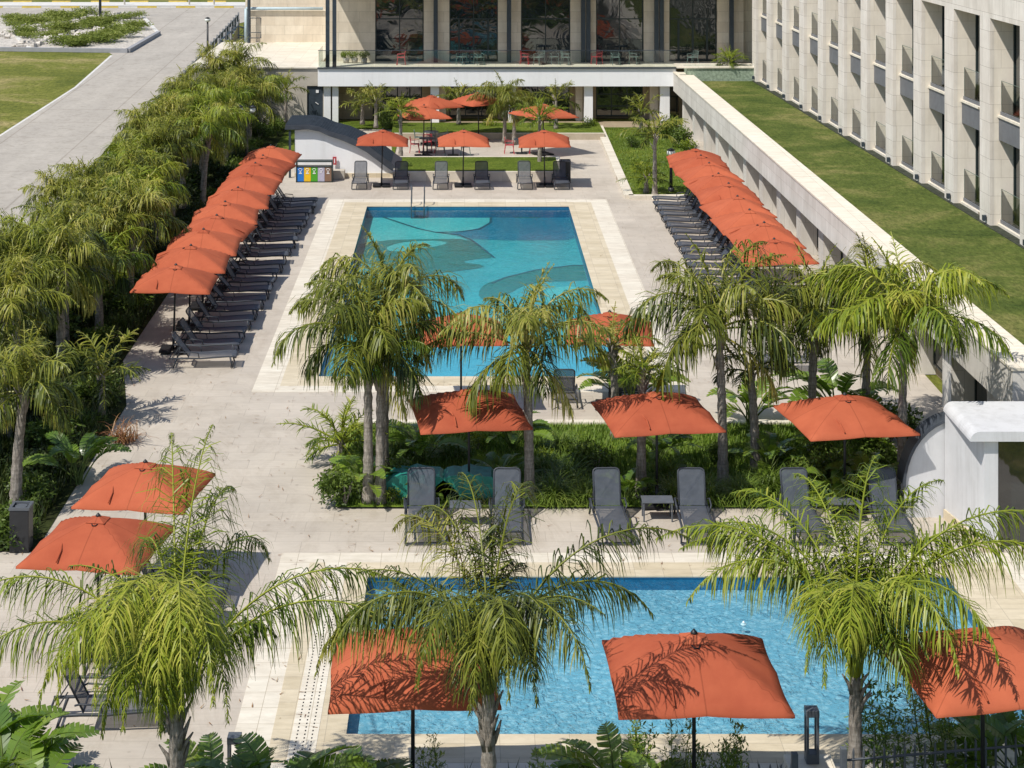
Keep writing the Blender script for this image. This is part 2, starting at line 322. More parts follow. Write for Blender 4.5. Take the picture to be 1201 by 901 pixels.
# ------------------------------------------------------------------ mesh helpers
class MB:
    def __init__(s): s.v = []; s.f = []; s.sh = []
    def face(s, *idx, sh=None):
        s.f.append(tuple(idx)); s.sh.append(0.5 if sh is None else sh)
    def add(s, verts, faces, sh=None):
        o = len(s.v); s.v.extend([tuple(x) for x in verts])
        for f in faces: s.f.append(tuple(o + i for i in f)); s.sh.append(0.5 if sh is None else sh)
    def box(s, x0, x1, y0, y1, z0, z1, mat=None):
        vs = [(x, y, z) for z in (z0, z1) for x, y in ((x0, y0), (x1, y0), (x1, y1), (x0, y1))]
        if mat is not None: vs = [tuple(mat @ Vector(q)) for q in vs]
        s.add(vs, [(3, 2, 1, 0), (4, 5, 6, 7), (0, 1, 5, 4), (1, 2, 6, 5), (2, 3, 7, 6), (3, 0, 4, 7)]); return s
    def prism(s, poly, z0, z1):
        n = len(poly)
        s.add([(x, y, z0) for x, y in poly] + [(x, y, z1) for x, y in poly],
              [tuple(range(n))[::-1], tuple(range(n, 2 * n))] + [(i, (i + 1) % n, n + (i + 1) % n, n + i) for i in range(n)]); return s
    def xprism(s, poly, y0, y1):      # poly in XZ, extruded along Y
        n = len(poly)
        s.add([(x, y0, z) for x, z in poly] + [(x, y1, z) for x, z in poly],
              [tuple(range(n)), tuple(range(n, 2 * n))[::-1]] + [(i, n + i, n + (i + 1) % n, (i + 1) % n) for i in range(n)]); return s
    def tube(s, pts, r, n=6, cap=True, sh=None):
        pts = [Vector(p) for p in pts]
        rr = r if isinstance(r, (list, tuple)) else [r] * len(pts)
        o = len(s.v); up = Vector((0.13, 0.21, 1)).normalized()
        for i, p in enumerate(pts):
            d = (pts[min(i + 1, len(pts) - 1)] - pts[max(i - 1, 0)]).normalized()
            a = d.cross(up)
            if a.length < 0.05: a = d.cross(Vector((1, 0, 0)))
            a.normalize(); b = d.cross(a).normalized()
            for k in range(n):
                t = 2 * math.pi * k / n
                s.v.append(tuple(p + a * (math.cos(t) * rr[i]) + b * (math.sin(t) * rr[i])))
        for i in range(len(pts) - 1):
            for k in range(n):
                k2 = (k + 1) % n
                s.face(o + i * n + k, o + i * n + k2, o + (i + 1) * n + k2, o + (i + 1) * n + k, sh=sh)
        if cap:
            s.face(*[o + k for k in range(n)][::-1], sh=sh); e = o + (len(pts) - 1) * n
            s.face(*[e + k for k in range(n)], sh=sh)
        return s
    def mesh(s, name, mat, smooth=False):
        me = bpy.data.meshes.new(name); me.from_pydata(s.v, [], s.f); me.update()
        a = me.attributes.new('shade', 'FLOAT', 'FACE'); a.data.foreach_set('value', s.sh)
        if smooth: me.polygons.foreach_set('use_smooth', [True] * len(s.f))
        me.materials.append(mat); return me
    def build(s, name, mat, parent=None, smooth=False, bevel=0.0):
        o = bpy.data.objects.new(name, s.mesh(name, mat, smooth)); COL.objects.link(o)
        if parent: o.parent = parent
        if bevel:
            b = o.modifiers.new('bevel', 'BEVEL'); b.width = bevel; b.segments = 2; b.limit_method = 'ANGLE'
        return o

def tag(o, label=None, cat=None, group=None, kind=None):
    for k, v in (('label', label), ('category', cat), ('group', group), ('kind', kind)):
        if v: o[k] = v
    return o
def empty(name, loc=(0, 0, 0), rz=0.0, label=None, cat=None, group=None, sc=1.0):
    o = bpy.data.objects.new(name, None); COL.objects.link(o); o.location = loc; o.rotation_euler = (0, 0, rz)
    o.scale = (sc, sc, sc); o.empty_display_size = 0.2
    return tag(o, label, cat, group)
def inst(name, me, parent, loc=(0, 0, 0), rz=0.0, sc=1.0):
    o = bpy.data.objects.new(name, me); COL.objects.link(o); o.parent = parent
    o.location = loc; o.rotation_euler = (0, 0, rz); o.scale = (sc, sc, sc); return o
def copy_tree(o, parent=None):
    c = o.copy(); COL.objects.link(c); c.parent = parent
    for ch in KIDS(o): copy_tree(ch, c)
    return c
def KIDS(o): return [x for x in list(COL.objects) if x.parent == o]
def struct(name, mb, mat, smooth=False):
    o = mb.build(name, mat, None, smooth); o['kind'] = 'structure'; return o
ORD = ['first', 'second', 'third', 'fourth', 'fifth', 'sixth', 'seventh', 'eighth', 'ninth', 'tenth', 'eleventh', 'twelfth',
       'thirteenth', 'fourteenth', 'fifteenth', 'sixteenth', 'seventeenth', 'eighteenth', 'nineteenth', 'twentieth',
       'twenty-first', 'twenty-second', 'twenty-third', 'twenty-fourth', 'twenty-fifth', 'twenty-sixth', 'twenty-seventh']

def sheet_grid(x0, x1, y0, y1, z, holes, extra=()):
    """flat sheet over a rectangle, with rectangular holes"""
    xs = sorted({x0, x1, *[h[i] for h in holes for i in (0, 1)]}); ys = sorted({y0, y1, *[h[i] for h in holes for i in (2, 3)]})
    mb = MB()
    for i in range(len(xs) - 1):
        for j in range(len(ys) - 1):
            cx, cy = (xs[i] + xs[i + 1]) / 2, (ys[j] + ys[j + 1]) / 2
            if any(h[0] < cx < h[1] and h[2] < cy < h[3] for h in holes): continue
            mb.add([(xs[i], ys[j], z), (xs[i + 1], ys[j], z), (xs[i + 1], ys[j + 1], z), (xs[i], ys[j + 1], z)], [(0, 1, 2, 3)])
    return mb
def poly(pts, z): return MB_poly(pts, z)
def MB_poly(pts, z):
    mb = MB(); mb.add([(x, y, z) for x, y in pts], [tuple(range(len(pts)))]); return mb

# ------------------------------------------------------------------ ground
BP = (-4.30, 4.58, 52.3, 78.35)      # far (big) pool
NP = (-2.07, 10.18, 30.8, 37.70)     # near pool
struct('ground', sheet_grid(-900, 900, -100, 2500, -0.02, [BP, NP]), MT['field'])
deck = sheet_grid(-10.6, 13.5, 29.0, 101.5, 0.0, [BP, NP])
struct('pool_deck', deck, MT['paving'])
struct('front_bed', MB_poly([(-16, 20), (16, 20), (16, 29.35), (-3.2, 29.35), (-9.4, 29.35), (-16, 29.35)], 0.03), MT['soil'])
struct('left_paving', MB_poly([(-13, 29.35), (-9.4, 29.35), (-9.4, 39.0), (-13, 39.0)], 0.004), MT['paving'])
# left planting bed
LB = [(-17.6, 39), (-9.35, 39), (-9.35, 49.5), (-10.3, 54), (-10.4, 80), (-10.0, 97), (-10.0, 104), (-19.5, 104), (-16.9, 66)]
struct('planting_ground', MB_poly(LB, 0.012), MT['soil'])
# road
road = [(-15.2, 20), (-15.95, 62), (-17.7, 98), (-18.7, 120), (-21.2, 168), (-19, 176), (-19, 186), (-120, 186), (-120, 160), (-60, 160), (-33, 156), (-27.5, 140), (-26.0, 120), (-25.5, 98), (-24.5, 20)]
struct('road', MB_poly(road, 0.0), MT['road'])
struct('road_edge_strip', MB_poly([(-24.65, 20), (-24.5, 20), (-25.5, 98), (-26.0, 120), (-27.5, 140), (-27.7, 140), (-26.17, 120), (-25.67, 98)], 0.006), MT['kerb_white'])
# field verge beyond the cross road
k = struct('far_kerb', MB().box(-120, -22, 186.0, 186.3, 0, 0.15), MT['kerb_white'])
mb = MB()
x = -118
while x < -24:
    mb.box(x, x + 2.0, 185.97, 186.32, 0.0, 0.155); x += 4.0
struct('kerb_yellow_marks', mb, MT['kerb_yellow'])
struct('far_pavement', MB_poly([(-120, 188.5), (-22, 188.5), (-22, 193.5), (-120, 193.5)], 0.02), MT['kerb_white'])
mb = MB()
x = -116
while x < -24:
    mb.box(x, x + 2.0, 193.5, 193.8, 0.0, 0.15); x += 4.2
struct('far_kerb_marks', mb, MT['kerb_yellow'])
# pebble island
isl = [G(0, 59), G(148, 62), G(185, 41), G(168, 22), G(150, 16), G(0, 22)]
isl = [(-90, isl[0][1])] + isl + [(-90, isl[-1][1])]
struct('pebble_island', MB().prism(isl, -0.01, 0.10), MT['pebble'])
mb = MB()
def strip(mb, pts, w, z0, z1):
    for (ax, ay), (bx, by) in zip(pts, pts[1:]):
        d = Vector((bx - ax, by - ay)); n = Vector((-d.y, d.x)).normalized() * w / 2
        mb.prism([(ax - n.x, ay - n.y), (bx - n.x, by - n.y), (bx + n.x, by + n.y), (ax + n.x, ay + n.y)], z0, z1)
strip(mb, [G(0, 60), G(150, 62), G(186, 41)], 0.35, 0.0, 0.32)
struct('island_kerb', mb, MT['kerb_grey'])
mb = MB(); strip(mb, [G(186, 41), G(168, 21), G(150, 15.5)], 0.35, 0.0, 0.16); strip(mb, [G(19, 45), G(36, 60)], 0.3, 0.1, 0.2)
struct('island_kerb_pale', mb, MT['kerb_white'])

# ------------------------------------------------------------------ pools
def pool(name, r, depth, coping, wall, wl):
    x0, x1, y0, y1 = r
    w = MB(); t = 0.25
    w.box(x0 - t, x0, y0 - t, y1 + t, -depth, -0.004); w.box(x1, x1 + t, y0 - t, y1 + t, -depth, -0.004)
    w.box(x0, x1, y0 - t, y0, -depth, -0.004); w.box(x0, x1, y1, y1 + t, -depth, -0.004)
    return struct(name, w, wall)
pool('pool_walls', BP, 0.8, None, MT['pool_wall'], 0)
pool('pool_walls_near', NP, 0.5, None, MT['pool_wall'], 0)
def slab_ring(r, a0, a1, z, name, mat):
    x0, x1, y0, y1 = r
    mb = MB()
    o = (x0 - a1[0], x1 + a1[1], y0 - a1[2], y1 + a1[3]); i = (x0 - a0[0], x1 + a0[1], y0 - a0[2], y1 + a0[3])
    mb.box(o[0], i[0], o[2], o[3], z - 0.03, z); mb.box(i[1], o[1], o[2], o[3], z - 0.03, z)
    mb.box(i[0], i[1], o[2], i[2], z - 0.03, z); mb.box(i[0], i[1], i[3], o[3], z - 0.03, z)
    return struct(name, mb, mat)
slab_ring(BP, (-0.03,) * 4, (1.0, 1.0, 0.9, 0.9), 0.012, 'pool_coping', MT['travertine'])
slab_ring(BP, (1.0, 1.0, 0.9, 0.9), (1.75, 1.75, 1.5, 1.6), 0.008, 'pool_border', MT['travertine_pale'])
slab_ring(NP, (-0.03,) * 4, (1.25, 1.3, 0.95, 0.7), 0.012, 'pool_coping_near', MT['travertine'])
slab_ring(NP, (1.25, 1.3, 0.95, 0.7), (1.9, 1.9, 1.45, 1.25), 0.008, 'pool_border_near', MT['travertine_pale'])
mb = MB(); mb.box(-2.98, -2.52, 29.9, 38.4, 0.012, 0.018); dr = struct('drain_strip', mb, MT['travertine_pale'])
mb = MB()
y = 30.0
while y < 38.3:
    for xx in (-2.88, -2.75, -2.62): mb.box(xx - 0.012, xx + 0.012, y, y + 0.05, 0.018, 0.0195)
    y += 0.13
struct('drain_slots', mb, MT['rubber'])
# water
struct('pool_water', MB_poly([(BP[0], BP[2]), (BP[1], BP[2]), (BP[1], BP[3]), (BP[0], BP[3])], -0.10), MT['water_deep'])
struct('pool_water_near', MB_poly([(NP[0], NP[2]), (NP[1], NP[2]), (NP[1], NP[3]), (NP[0], NP[3])], -0.07), MT['water_near'])
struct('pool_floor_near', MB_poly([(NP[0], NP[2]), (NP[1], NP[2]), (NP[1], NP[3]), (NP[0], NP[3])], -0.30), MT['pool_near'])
DF = -0.50
struct('pool_floor', MB_poly([(BP[0], BP[2]), (BP[1], BP[2]), (BP[1], BP[3]), (BP[0], BP[3])], DF), MT['pool_cyan'])
# mosaic picture on the floor of the pool: patches in read pixels, put at the floor level and clipped to the basin
def clip(pts):
    def side(ps, inside, inter):
        out = []
        for a, b in zip(ps, ps[1:] + ps[:1]):
            if inside(a):
                out.append(a)
                if not inside(b): out.append(inter(a, b))
            elif inside(b): out.append(inter(a, b))
        return out
    def ix(v): return lambda a, b: (v, a[1] + (b[1] - a[1]) * (v - a[0]) / (b[0] - a[0]))
    def iy(v): return lambda a, b: (a[0] + (b[0] - a[0]) * (v - a[1]) / (b[1] - a[1]), v)
    e = 0.02
    pts = side(pts, lambda p: p[0] >= BP[0] + e, ix(BP[0] + e)); pts = side(pts, lambda p: p[0] <= BP[1] - e, ix(BP[1] - e))
    pts = side(pts, lambda p: p[1] >= BP[2] + e, iy(BP[2] + e)); pts = side(pts, lambda p: p[1] <= BP[3] - e, iy(BP[3] - e))
    return pts
def smooth_loop(p, it=2):
    for _ in range(it):
        q = []
        for a, b in zip(p, p[1:] + p[:1]):
            q += [(a[0] * .75 + b[0] * .25, a[1] * .75 + b[1] * .25), (a[0] * .25 + b[0] * .75, a[1] * .25 + b[1] * .75)]
        p = q
    return p
def patch(name, px, z, mat, sm=2):
    q = [(370 + a / 3.336, 225 + b / 3.336) for a, b in px]
    if sm: q = smooth_loop(q, sm)
    w = [G(a, b, DF) for a, b in q]; w = clip(w)
    if len(w) > 2: struct(name, MB_poly(w, z), mat)
patch('mosaic_pale_field', [(150, 55), (700, 55), (715, 80), (690, 100), (685, 125), (640, 150), (500, 165), (600, 185), (640, 230), (560, 250), (380, 300), (180, 300), (180, 100)], DF + 0.004, MT['pool_aqua'], 2)
patch('mosaic_blue_field', [(700, 50), (1100, 50), (1100, 190), (640, 191), (560, 170), (500, 166), (620, 150), (690, 122), (686, 98)], DF + 0.008, MT['pool_blue'], 1)
patch('mosaic_far_band', [(180, 40), (1100, 40), (1100, 74), (180, 74)], DF + 0.012, MT['pool_blue'], 0)
patch('mosaic_green_eye', [(690, 92), (760, 82), (860, 84), (915, 98), (850, 106), (760, 102)], DF + 0.016, MT['pool_teal'], 2)
patch('mosaic_teal_leaf', [(120, 215), (260, 190), (460, 186), (600, 186), (650, 220), (702, 260), (640, 262), (560, 275), (670, 290), (640, 300), (560, 310), (380, 330), (240, 290), (120, 260)], DF + 0.016, MT['pool_teal'], 1)
patch('mosaic_pale_leaf', [(268, 222), (330, 200), (430, 193), (500, 196), (520, 204), (470, 216), (380, 230), (300, 238)], DF + 0.020, MT['pool_aqua'], 2)
patch('mosaic_teal_wave', [(640, 370), (740, 335), (860, 305), (1000, 288), (1110, 288), (1110, 345), (990, 350), (880, 352), (800, 372), (760, 400), (640, 430)], DF + 0.012, MT['pool_teal'], 2)
patch('mosaic_pale_drop', [(900, 385), (960, 372), (1020, 372), (1030, 385), (1000, 430), (930, 450), (880, 420)], DF + 0.014, MT['pool_aqua'], 2)
def line_patch(name, pts, wpx):
    q = [G(370 + a / 3.336, 225 + b / 3.336, DF) for a, b in pts]
    mb = MB(); strip(mb, q, wpx, DF + 0.02, DF + 0.024); struct(name, mb, MT['pool_line'])
line_patch('mosaic_line', [(262, 100), (330, 122), (400, 145), (470, 160), (560, 170), (610, 190), (650, 220), (700, 260)], 0.10)
line_patch('mosaic_curve_line', [(470, 160), (560, 158), (640, 148), (685, 122), (686, 100), (720, 84)], 0.10)
line_patch('mosaic_wave_line', [(690, 360), (740, 338), (860, 308), (1000, 290), (1080, 289)], 0.09)
# shallow shelf at the near end
mb = MB(); mb.box(BP[0] + .003, BP[1] - .003, BP[2] + .003, 56.6, -0.495, -0.26)
struct('pool_shelf', mb, MT['pool_shelf'])
mb = MB(); mb.box(BP[0] + .006, BP[1] - .006, 56.6, 57.2, -0.495, -0.40)
struct('pool_step', mb, MT['pool_wall'])

# pool ladder
ld = empty('pool_ladder', (-2.05, 78.5, 0), 0, 'steel pool ladder with two arched handrails at the far edge of the large pool', 'pool ladder')
for s in (-0.28, 0.28):
    MB().tube([(s, 0.45, 0.01), (s, 0.45, 0.6), (s, 0.36, 0.8), (s, 0.1, 0.85), (s, -0.2, 0.72), (s, -0.3, 0.4), (s, -0.3, -0.9)], 0.025, 8).build('handrail', MT['grey_metal'], ld, True)
for z in (-0.2, -0.5, -0.8): MB().box(-0.28, 0.28, -0.34, -0.26, z, z + 0.03).build('rung', MT['grey_metal'], ld)
# small spouts in near pool
for i, (px, py) in enumerate(((726, 693), (672, 730), (872, 731), (845, 779))):
    x, y = G(px, py, -0.09)
    t = empty('floating_spout', (x, y, -0.10), 0, ['small white water spout farthest from the camera in the near pool', 'small white water spout just right of the drooping palm in the near pool',
              'small white water spout left of the right palm in the near pool', 'small white water spout beside the middle near parasol'][i], 'pool spout', 'water spouts in the near pool')
    MB().tube([(0, 0, -0.05), (0, 0, 0.02), (0, 0, 0.05)], [0.035, 0.03, 0.01], 10).build('nozzle', MT['white'], t, True)
    MB().tube([(0, 0, -0.03), (0, 0, 0.006)], [0.06, 0.055], 12).build('collar', MT['white'], t, True)

# ------------------------------------------------------------------ umbrellas
def canopy_mesh(a=1.2, zr=2.09, za=2.60, N=16):
    mb = MB(); drop = za - zr
    def P(u, v):
        m = max(abs(u), abs(v)); q = min(abs(u), abs(v)) / m if m > 1e-6 else 0
        z = za - drop * (0.68 * m + 0.32 * m * m)
        sagk = math.sin(math.pi * q); z -= 0.035 * m * sagk
        pull = 0.012 * m ** 3 * (1 - q ** 2) + 0.012 * m ** 3 * sagk
        z -= 0.03 * m ** 4 * q ** 4
        uu, vv = u, v
        if abs(u) >= abs(v): uu = u * (1 - pull)
        else: vv = v * (1 - pull)
        return (uu * a, vv * a, z)
    for j in range(N + 1):
        for i in range(N + 1): mb.v.append(P(-1 + 2 * i / N, -1 + 2 * j / N))
    for j in range(N):
        for i in range(N):
            b = j * (N + 1) + i; mb.face(b, b + 1, b + N + 2, b + N + 1)
    # narrow turned-down hem
    o = len(mb.v); ring = [i for i in range(N + 1)] + [(N + 1) * (j + 1) + N for j in range(N)] + [(N + 1) * N + i for i in range(N - 1, -1, -1)] + [(N + 1) * j for j in range(N - 1, 0, -1)]
    for r_ in ring: x, y, z = mb.v[r_]; mb.v.append((x * 1.002, y * 1.002, z - 0.045))
    n = len(ring)
    for i in range(n): mb.face(ring[i], o + i, o + (i + 1) % n, ring[(i + 1) % n])
    return mb.mesh('canopy', MT['orange'], True)
CAN = canopy_mesh()
def make_umbrella():
    t = empty('parasol')
    can = inst('canopy', CAN, t)
    v = MB(); N = 6
    v.add([(-.19, -.19, 2.555), (.19, -.19, 2.555), (.19, .19, 2.555), (-.19, .19, 2.555), (0, 0, 2.645)], [(0, 1, 4), (1, 2, 4), (2, 3, 4), (3, 0, 4)])
    v.build('vent', MT['orange'], can)
    s = MB().tube([(-.06, -.2, 2.55), (-.03, -.26, 2.535), (.03, -.26, 2.535), (.06, -.2, 2.55)], 0.010, 5); s.build('vent_opening', MT['rubber'], can)
    st = MB().tube([(-.78, -.80, 2.225), (-.72, -.68, 2.30), (-.60, -.63, 2.34), (-.48, -.68, 2.325), (-.43, -.86, 2.265), (-.43, -1.12, 2.15)], 0.016, 5)
    st.build('strap', MT['orange'], can, True)
    MB().tube([(0, 0, 0.1), (0, 0, 2.58)], 0.03, 8).build('pole', MT['black_metal'], t, True)
    MB().tube([(0, 0, 2.625), (0, 0, 2.645), (0, 0, 2.665), (0, 0, 2.69)], [0.05, 0.05, 0.03, 0.008], 10).build('finial', MT['black_metal'], t, True)
    MB().tube([(0, 0, 1.98), (0, 0, 2.06)], 0.05, 8).build('hub', MT['black_metal'], t, True)
    for k in range(8):
        an = k * math.pi / 4; c, s_ = math.cos(an), math.sin(an); L = 1.15 * (1.4 if k % 2 else 1.0)
        ze = 2.08 if k % 2 == 0 else 2.02
        MB().tube([(0.04 * c, 0.04 * s_, 2.52), (L * c, L * s_, ze)], 0.011, 4).build('rib', MT['black_metal'], t)
    b = MB(); b.box(-.4, -.03, -.4, -.03, 0.02, 0.1); b.box(.03, .4, -.4, -.03, 0.02, 0.1); b.box(-.4, -.03, .03, .4, 0.02, 0.1); b.box(.03, .4, .03, .4, 0.02, 0.1)
    bs = b.build('base', MT['rubber'], t, bevel=0.02)
    MB().tube([(0, 0, 0.02), (0, 0, 0.42)], 0.042, 8).build('socket', MT['black_metal'], bs, True)
    return t
umb0 = make_umbrella(); used_u = [0]; UT = random.Random(8)
def place_umb(x, y, label, group=None, rz=0.0, sc=1.0, z=0.0, tilt=None):
    tilt = tilt or ((UT.uniform(-.03, .03), UT.uniform(-.03, .03)) if y > 50 else (0, 0))
    o = umb0 if used_u[0] == 0 else copy_tree(umb0); used_u[0] += 1
    o.location = (x, y, z); o.rotation_euler = (tilt[0], tilt[1], rz); o.scale = (sc, sc, 1.16 if y < 30 else 1.0)
    tag(o, label, 'parasol', group); return o

# ------------------------------------------------------------------ sun lounger (head towards +Y, foot at -Y)
def make_lounger():
    t = empty('sun_lounger')
    prof = [(-1.02, 0.345), (-0.97, 0.365), (-0.8, 0.365), (-0.45, 0.345), (-0.05, 0.33), (0.3, 0.345), (0.38, 0.35)]
    s = MB(); n = len(prof)
    for sx in (-0.29, 0.29):
        for y, z in prof: s.v.append((sx, y, z))
    for i in range(n - 1): s.face(i, n + i, n + i + 1, i + 1)
    s.build('seat', MT['sling'], t, True)
    b0, b1 = Vector((0, 0.38, 0.36)), Vector((0, 0.80, 1.02)); d = b1 - b0
    bk = MB(); W = 0.285; k = 8
    outline = [(-W, 0), (-W, 0.86)] + [(-W + 0.09 * (1 - math.cos(a)), 0.86 + 0.09 / 0.79 * math.sin(a)) for a in [R(30), R(60), R(90)]] + \
              [(W - 0.09 * (1 - math.cos(a)), 0.86 + 0.09 / 0.79 * math.sin(a)) for a in [R(90), R(60), R(30)]] + [(W, 0.86), (W, 0)]
    pts = [b0 + d * v + Vector((u, 0.03 * math.sin(math.pi * min(v, 1)), 0)) for u, v in outline]
    bk.add(pts, [tuple(range(len(pts)))[::-1]])
    bo = bk.build('backrest', MT['sling'], t)
    fr = MB().tube(pts, 0.020, 6); fr.build('backrest_frame', MT['chair_frame'], bo, True)
    f = MB()
    for sx in (-0.33, 0.33):
        f.tube([(sx, -1.03, 0.31), (sx, -0.97, 0.345), (sx, -0.8, 0.35), (sx, -0.45, 0.33), (sx, 0.0, 0.30), (sx, 0.4, 0.31), (sx, 0.95, 0.30)], 0.028, 6)
    f.tube([(-0.33, -1.03, 0.32), (0.33, -1.03, 0.32)], 0.024, 6); f.tube([(-0.33, 0.93, 0.3), (0.33, 0.93, 0.3)], 0.022, 6); f.tube([(-0.33, 0.38, 0.32), (0.33, 0.38, 0.32)], 0.02, 6)
    f.build('frame', MT['chair_frame'], t, True)
    for sx in (-0.33, 0.33):
        MB().tube([(sx, -0.86, 0.34), (sx * 1.06, -0.93, 0.02)], [0.03, 0.022], 6).build('leg', MT['chair_frame'], t, True)
        MB().tube([(sx, 0.72, 0.30), (sx * 1.06, 0.82, 0.02)], [0.03, 0.022], 6).build('leg', MT['chair_frame'], t, True)
        MB().tube([(sx, 0.05, 0.31), (sx * 1.12, 0.08, 0.47), (sx * 1.12, 0.4, 0.5), (sx, 0.5, 0.46)], 0.018, 5).build('armrest', MT['chair_frame'], t, True)
        MB().tube([(sx * .85, 0.62, 0.66), (sx * .9, 0.86, 0.31)], 0.012, 5).build('prop', MT['chair_frame'], t)
    sb = MB()
    for yy in (-0.95, -0.88): sb.tube([(-0.35, yy, 0.03), (0.35, yy, 0.03)], 0.014, 5)
    sb.build('stretcher', MT['chair_frame'], t)
    return t
lg0 = make_lounger(); used_l = [0]; LV = random.Random(3)
def place_lounger(x, y, rz, label, group, sc=1.0):
    o = lg0 if used_l[0] == 0 else copy_tree(lg0); used_l[0] += 1
    o.location = (x, y, 0.012); o.rotation_euler = (0, 0, rz); o.scale = (sc, sc, sc)
    an = R(LV.uniform(-9, 7)) if 'row' in (group or '') else R(LV.uniform(4, 9))
    rot = Matrix.Rotation(an, 4, 'X'); h_ = Vector((0, .38, .36))
    for c in KIDS(o):
        if c.name.split('.')[0] == 'backrest': c.rotation_euler = (an, 0, 0); c.location = h_ - rot @ h_
        if c.name.split('.')[0] == 'prop': c.rotation_euler = (0, 0, 0)
    tag(o, label, 'sun lounger', group); return o

rg = random.Random(5)
# left long row
uy = [55.0, 57.8, 60.4, 63.0, 65.4, 68.5, 71.5, 73.9, 75.9, 78.3]
for i, y in enumerate(uy):
    lab = f'orange parasol over the left lounger row beside the palms, {ORD[i]} from the near end'
    place_umb(-8.95 + (y - 55) * 0.02, y, lab, 'orange parasols of the left row', R(rg.uniform(-6, 6) + 90 * (i * 3 % 4)), z=rg.uniform(-.04, .05))
ly = [53.45] + [y + s for y in uy for s in (-.62, .68)][1:] + [80.0]
ly = [53.5 + 1.37 * k for k in range(19)]
for i, y in enumerate(ly):
    place_lounger(-7.85 + (y - 55) * 0.018 + rg.uniform(-.07, .07), y + rg.uniform(-.06, .06), R(90 + rg.uniform(-4, 4)), f'charcoal sun lounger in the left poolside row, {ORD[i]} from the near end', 'sun loungers of the left row')
# right row
ry = [59.1, 61.6, 64.2, 66.7, 69.1, 71.5, 73.8, 76.0, 78.0]
for i, y in enumerate(ry):
    place_umb(10.28 - (y - 59) * 0.012, y, f'orange parasol over the right lounger row beside the stone wing, {ORD[i]} from the near end', 'orange parasols of the right row', R(rg.uniform(-5, 5) + 90 * (i * 3 % 4)), z=rg.uniform(-.04, .05))
for i in range(17):
    y = 59.5 + 1.19 * i
    place_lounger(9.25 + rg.uniform(-.06, .06), y + rg.uniform(-.05, .05), R(-90 + rg.uniform(-4, 4)), f'charcoal sun lounger in the right poolside row, {ORD[i]} from the near end', 'sun loungers of the right row')
# row at the far end of the pool
wh = ['left', 'middle', 'right']
for i, (ux, lx) in enumerate(((-3.87, (-4.85, -2.95)), (-0.08, (-1.1, 0.8)), (3.72, (2.78, 4.45)))):
    place_umb(ux, 83.2, f'{wh[i]} orange parasol of the three at the far end of the large pool', 'orange parasols at the far end of the pool', R(rg.uniform(-3, 3)))
    for j, x in enumerate(lx):
        place_lounger(x, 83.15, R(rg.uniform(-2, 2)), f'grey sun lounger on the {("left", "right")[j]} of the {wh[i]} far poolside parasol', 'sun loungers at the far end of the pool')
# middle row before the planting bed
mid = [(0.1, 42.15, 8), (4.5, 41.95, 8), (8.85, 41.7, 9)]
for i, (x, y, a) in enumerate(mid):
    place_umb(x, y, f'{wh[i]} orange parasol of the three between the planting bed and the near pool', 'orange parasols behind the near pool', R(a), 1.08)
lx = [(495, 0), (594, 0), (714, 1), (812, 1), (936, 2), (1038, 2)]
for k, (px, i) in enumerate(lx):
    X = (px - VX) * 15 / 775.0
    place_lounger(X, 40.35, R((2, -2)[k % 2]), f'grey sun lounger on the {("left", "right")[k % 2]} of the {wh[i]} parasol behind the near pool', 'sun loungers behind the near pool', 1.06)
def side_table(x, y, label):
    t = empty('side_table', (x, y, 0.01), 0, label, 'side table', 'low side tables')
    tp = MB().box(-.36, .36, -.22, .22, 0.42, 0.455).build('table_top', MT['grey_metal'], t, bevel=0.01)
    for a in (-.32, .32):
        for b in (-.19, .19): MB().tube([(a, b, 0), (a, b, .42)], 0.02, 6).build('leg', MT['grey_metal'], t)
for i, (px, py) in enumerate(((546, 612), (770, 606), (988, 608))):
    x, y = G(px, py); side_table(x, y - .15, f'low grey side table under the {wh[i]} parasol behind the near pool')
# near row
nr = [(-0.81, 28.0, 3, 1.08), (3.56, 27.8, 1, 1.09), (8.10, 28.0, 8, 1.09)]
for i, (x, y, a, s) in enumerate(nr):
    place_umb(x, y, f'{wh[i]} orange parasol of the three along the front edge of the near pool', 'orange parasols in front of the near pool', R(a), s, 0.0)
# lower left group
place_umb(-6.6, 37.0, 'orange parasol of the lower left pair, the one nearer the palms behind', 'orange parasols of the lower left pair', R(-8), .97)
place_umb(-6.95, 33.95, 'orange parasol of the lower left pair, the one nearer the camera', 'orange parasols of the lower left pair', R(-8), .97)
for i, (x, y) in enumerate(((-6.2, 31.2), (-6.15, 32.6), (-6.0, 34.7), (-5.9, 36.3))):
    place_lounger(x, y, R(90 + (3, -2, 2, 0)[i]), f'charcoal sun lounger under the lower left parasols, {ORD[i]} from the camera', 'sun loungers of the lower left group', 1.06)
# between the large pool and the bed
for i, (px, apy) in enumerate(((540, 366), (700, 362), (750, 362))):
    pass
place_umb(-0.1, 49.3, 'orange parasol behind the palms, left of two at the near end of the large pool', 'orange parasols at the near end of the large pool', R(4))
place_umb(4.0, 49.4, 'orange parasol behind the palms, right of two at the near end of the large pool', 'orange parasols at the near end of the large pool', R(-5))
place_lounger(2.75, 50.0, R(180), 'charcoal sun lounger facing away beside the near end of the large pool, left one', 'sun loungers at the near end of the large pool')
place_lounger(4.55, 50.0, R(180), 'charcoal sun lounger facing away beside the near end of the large pool, right one', 'sun loungers at the near end of the large pool')
place_lounger(9.7, 53.0, R(-90), 'charcoal sun lounger alone behind the palms by the stone wing', 'sun loungers at the near end of the large pool')
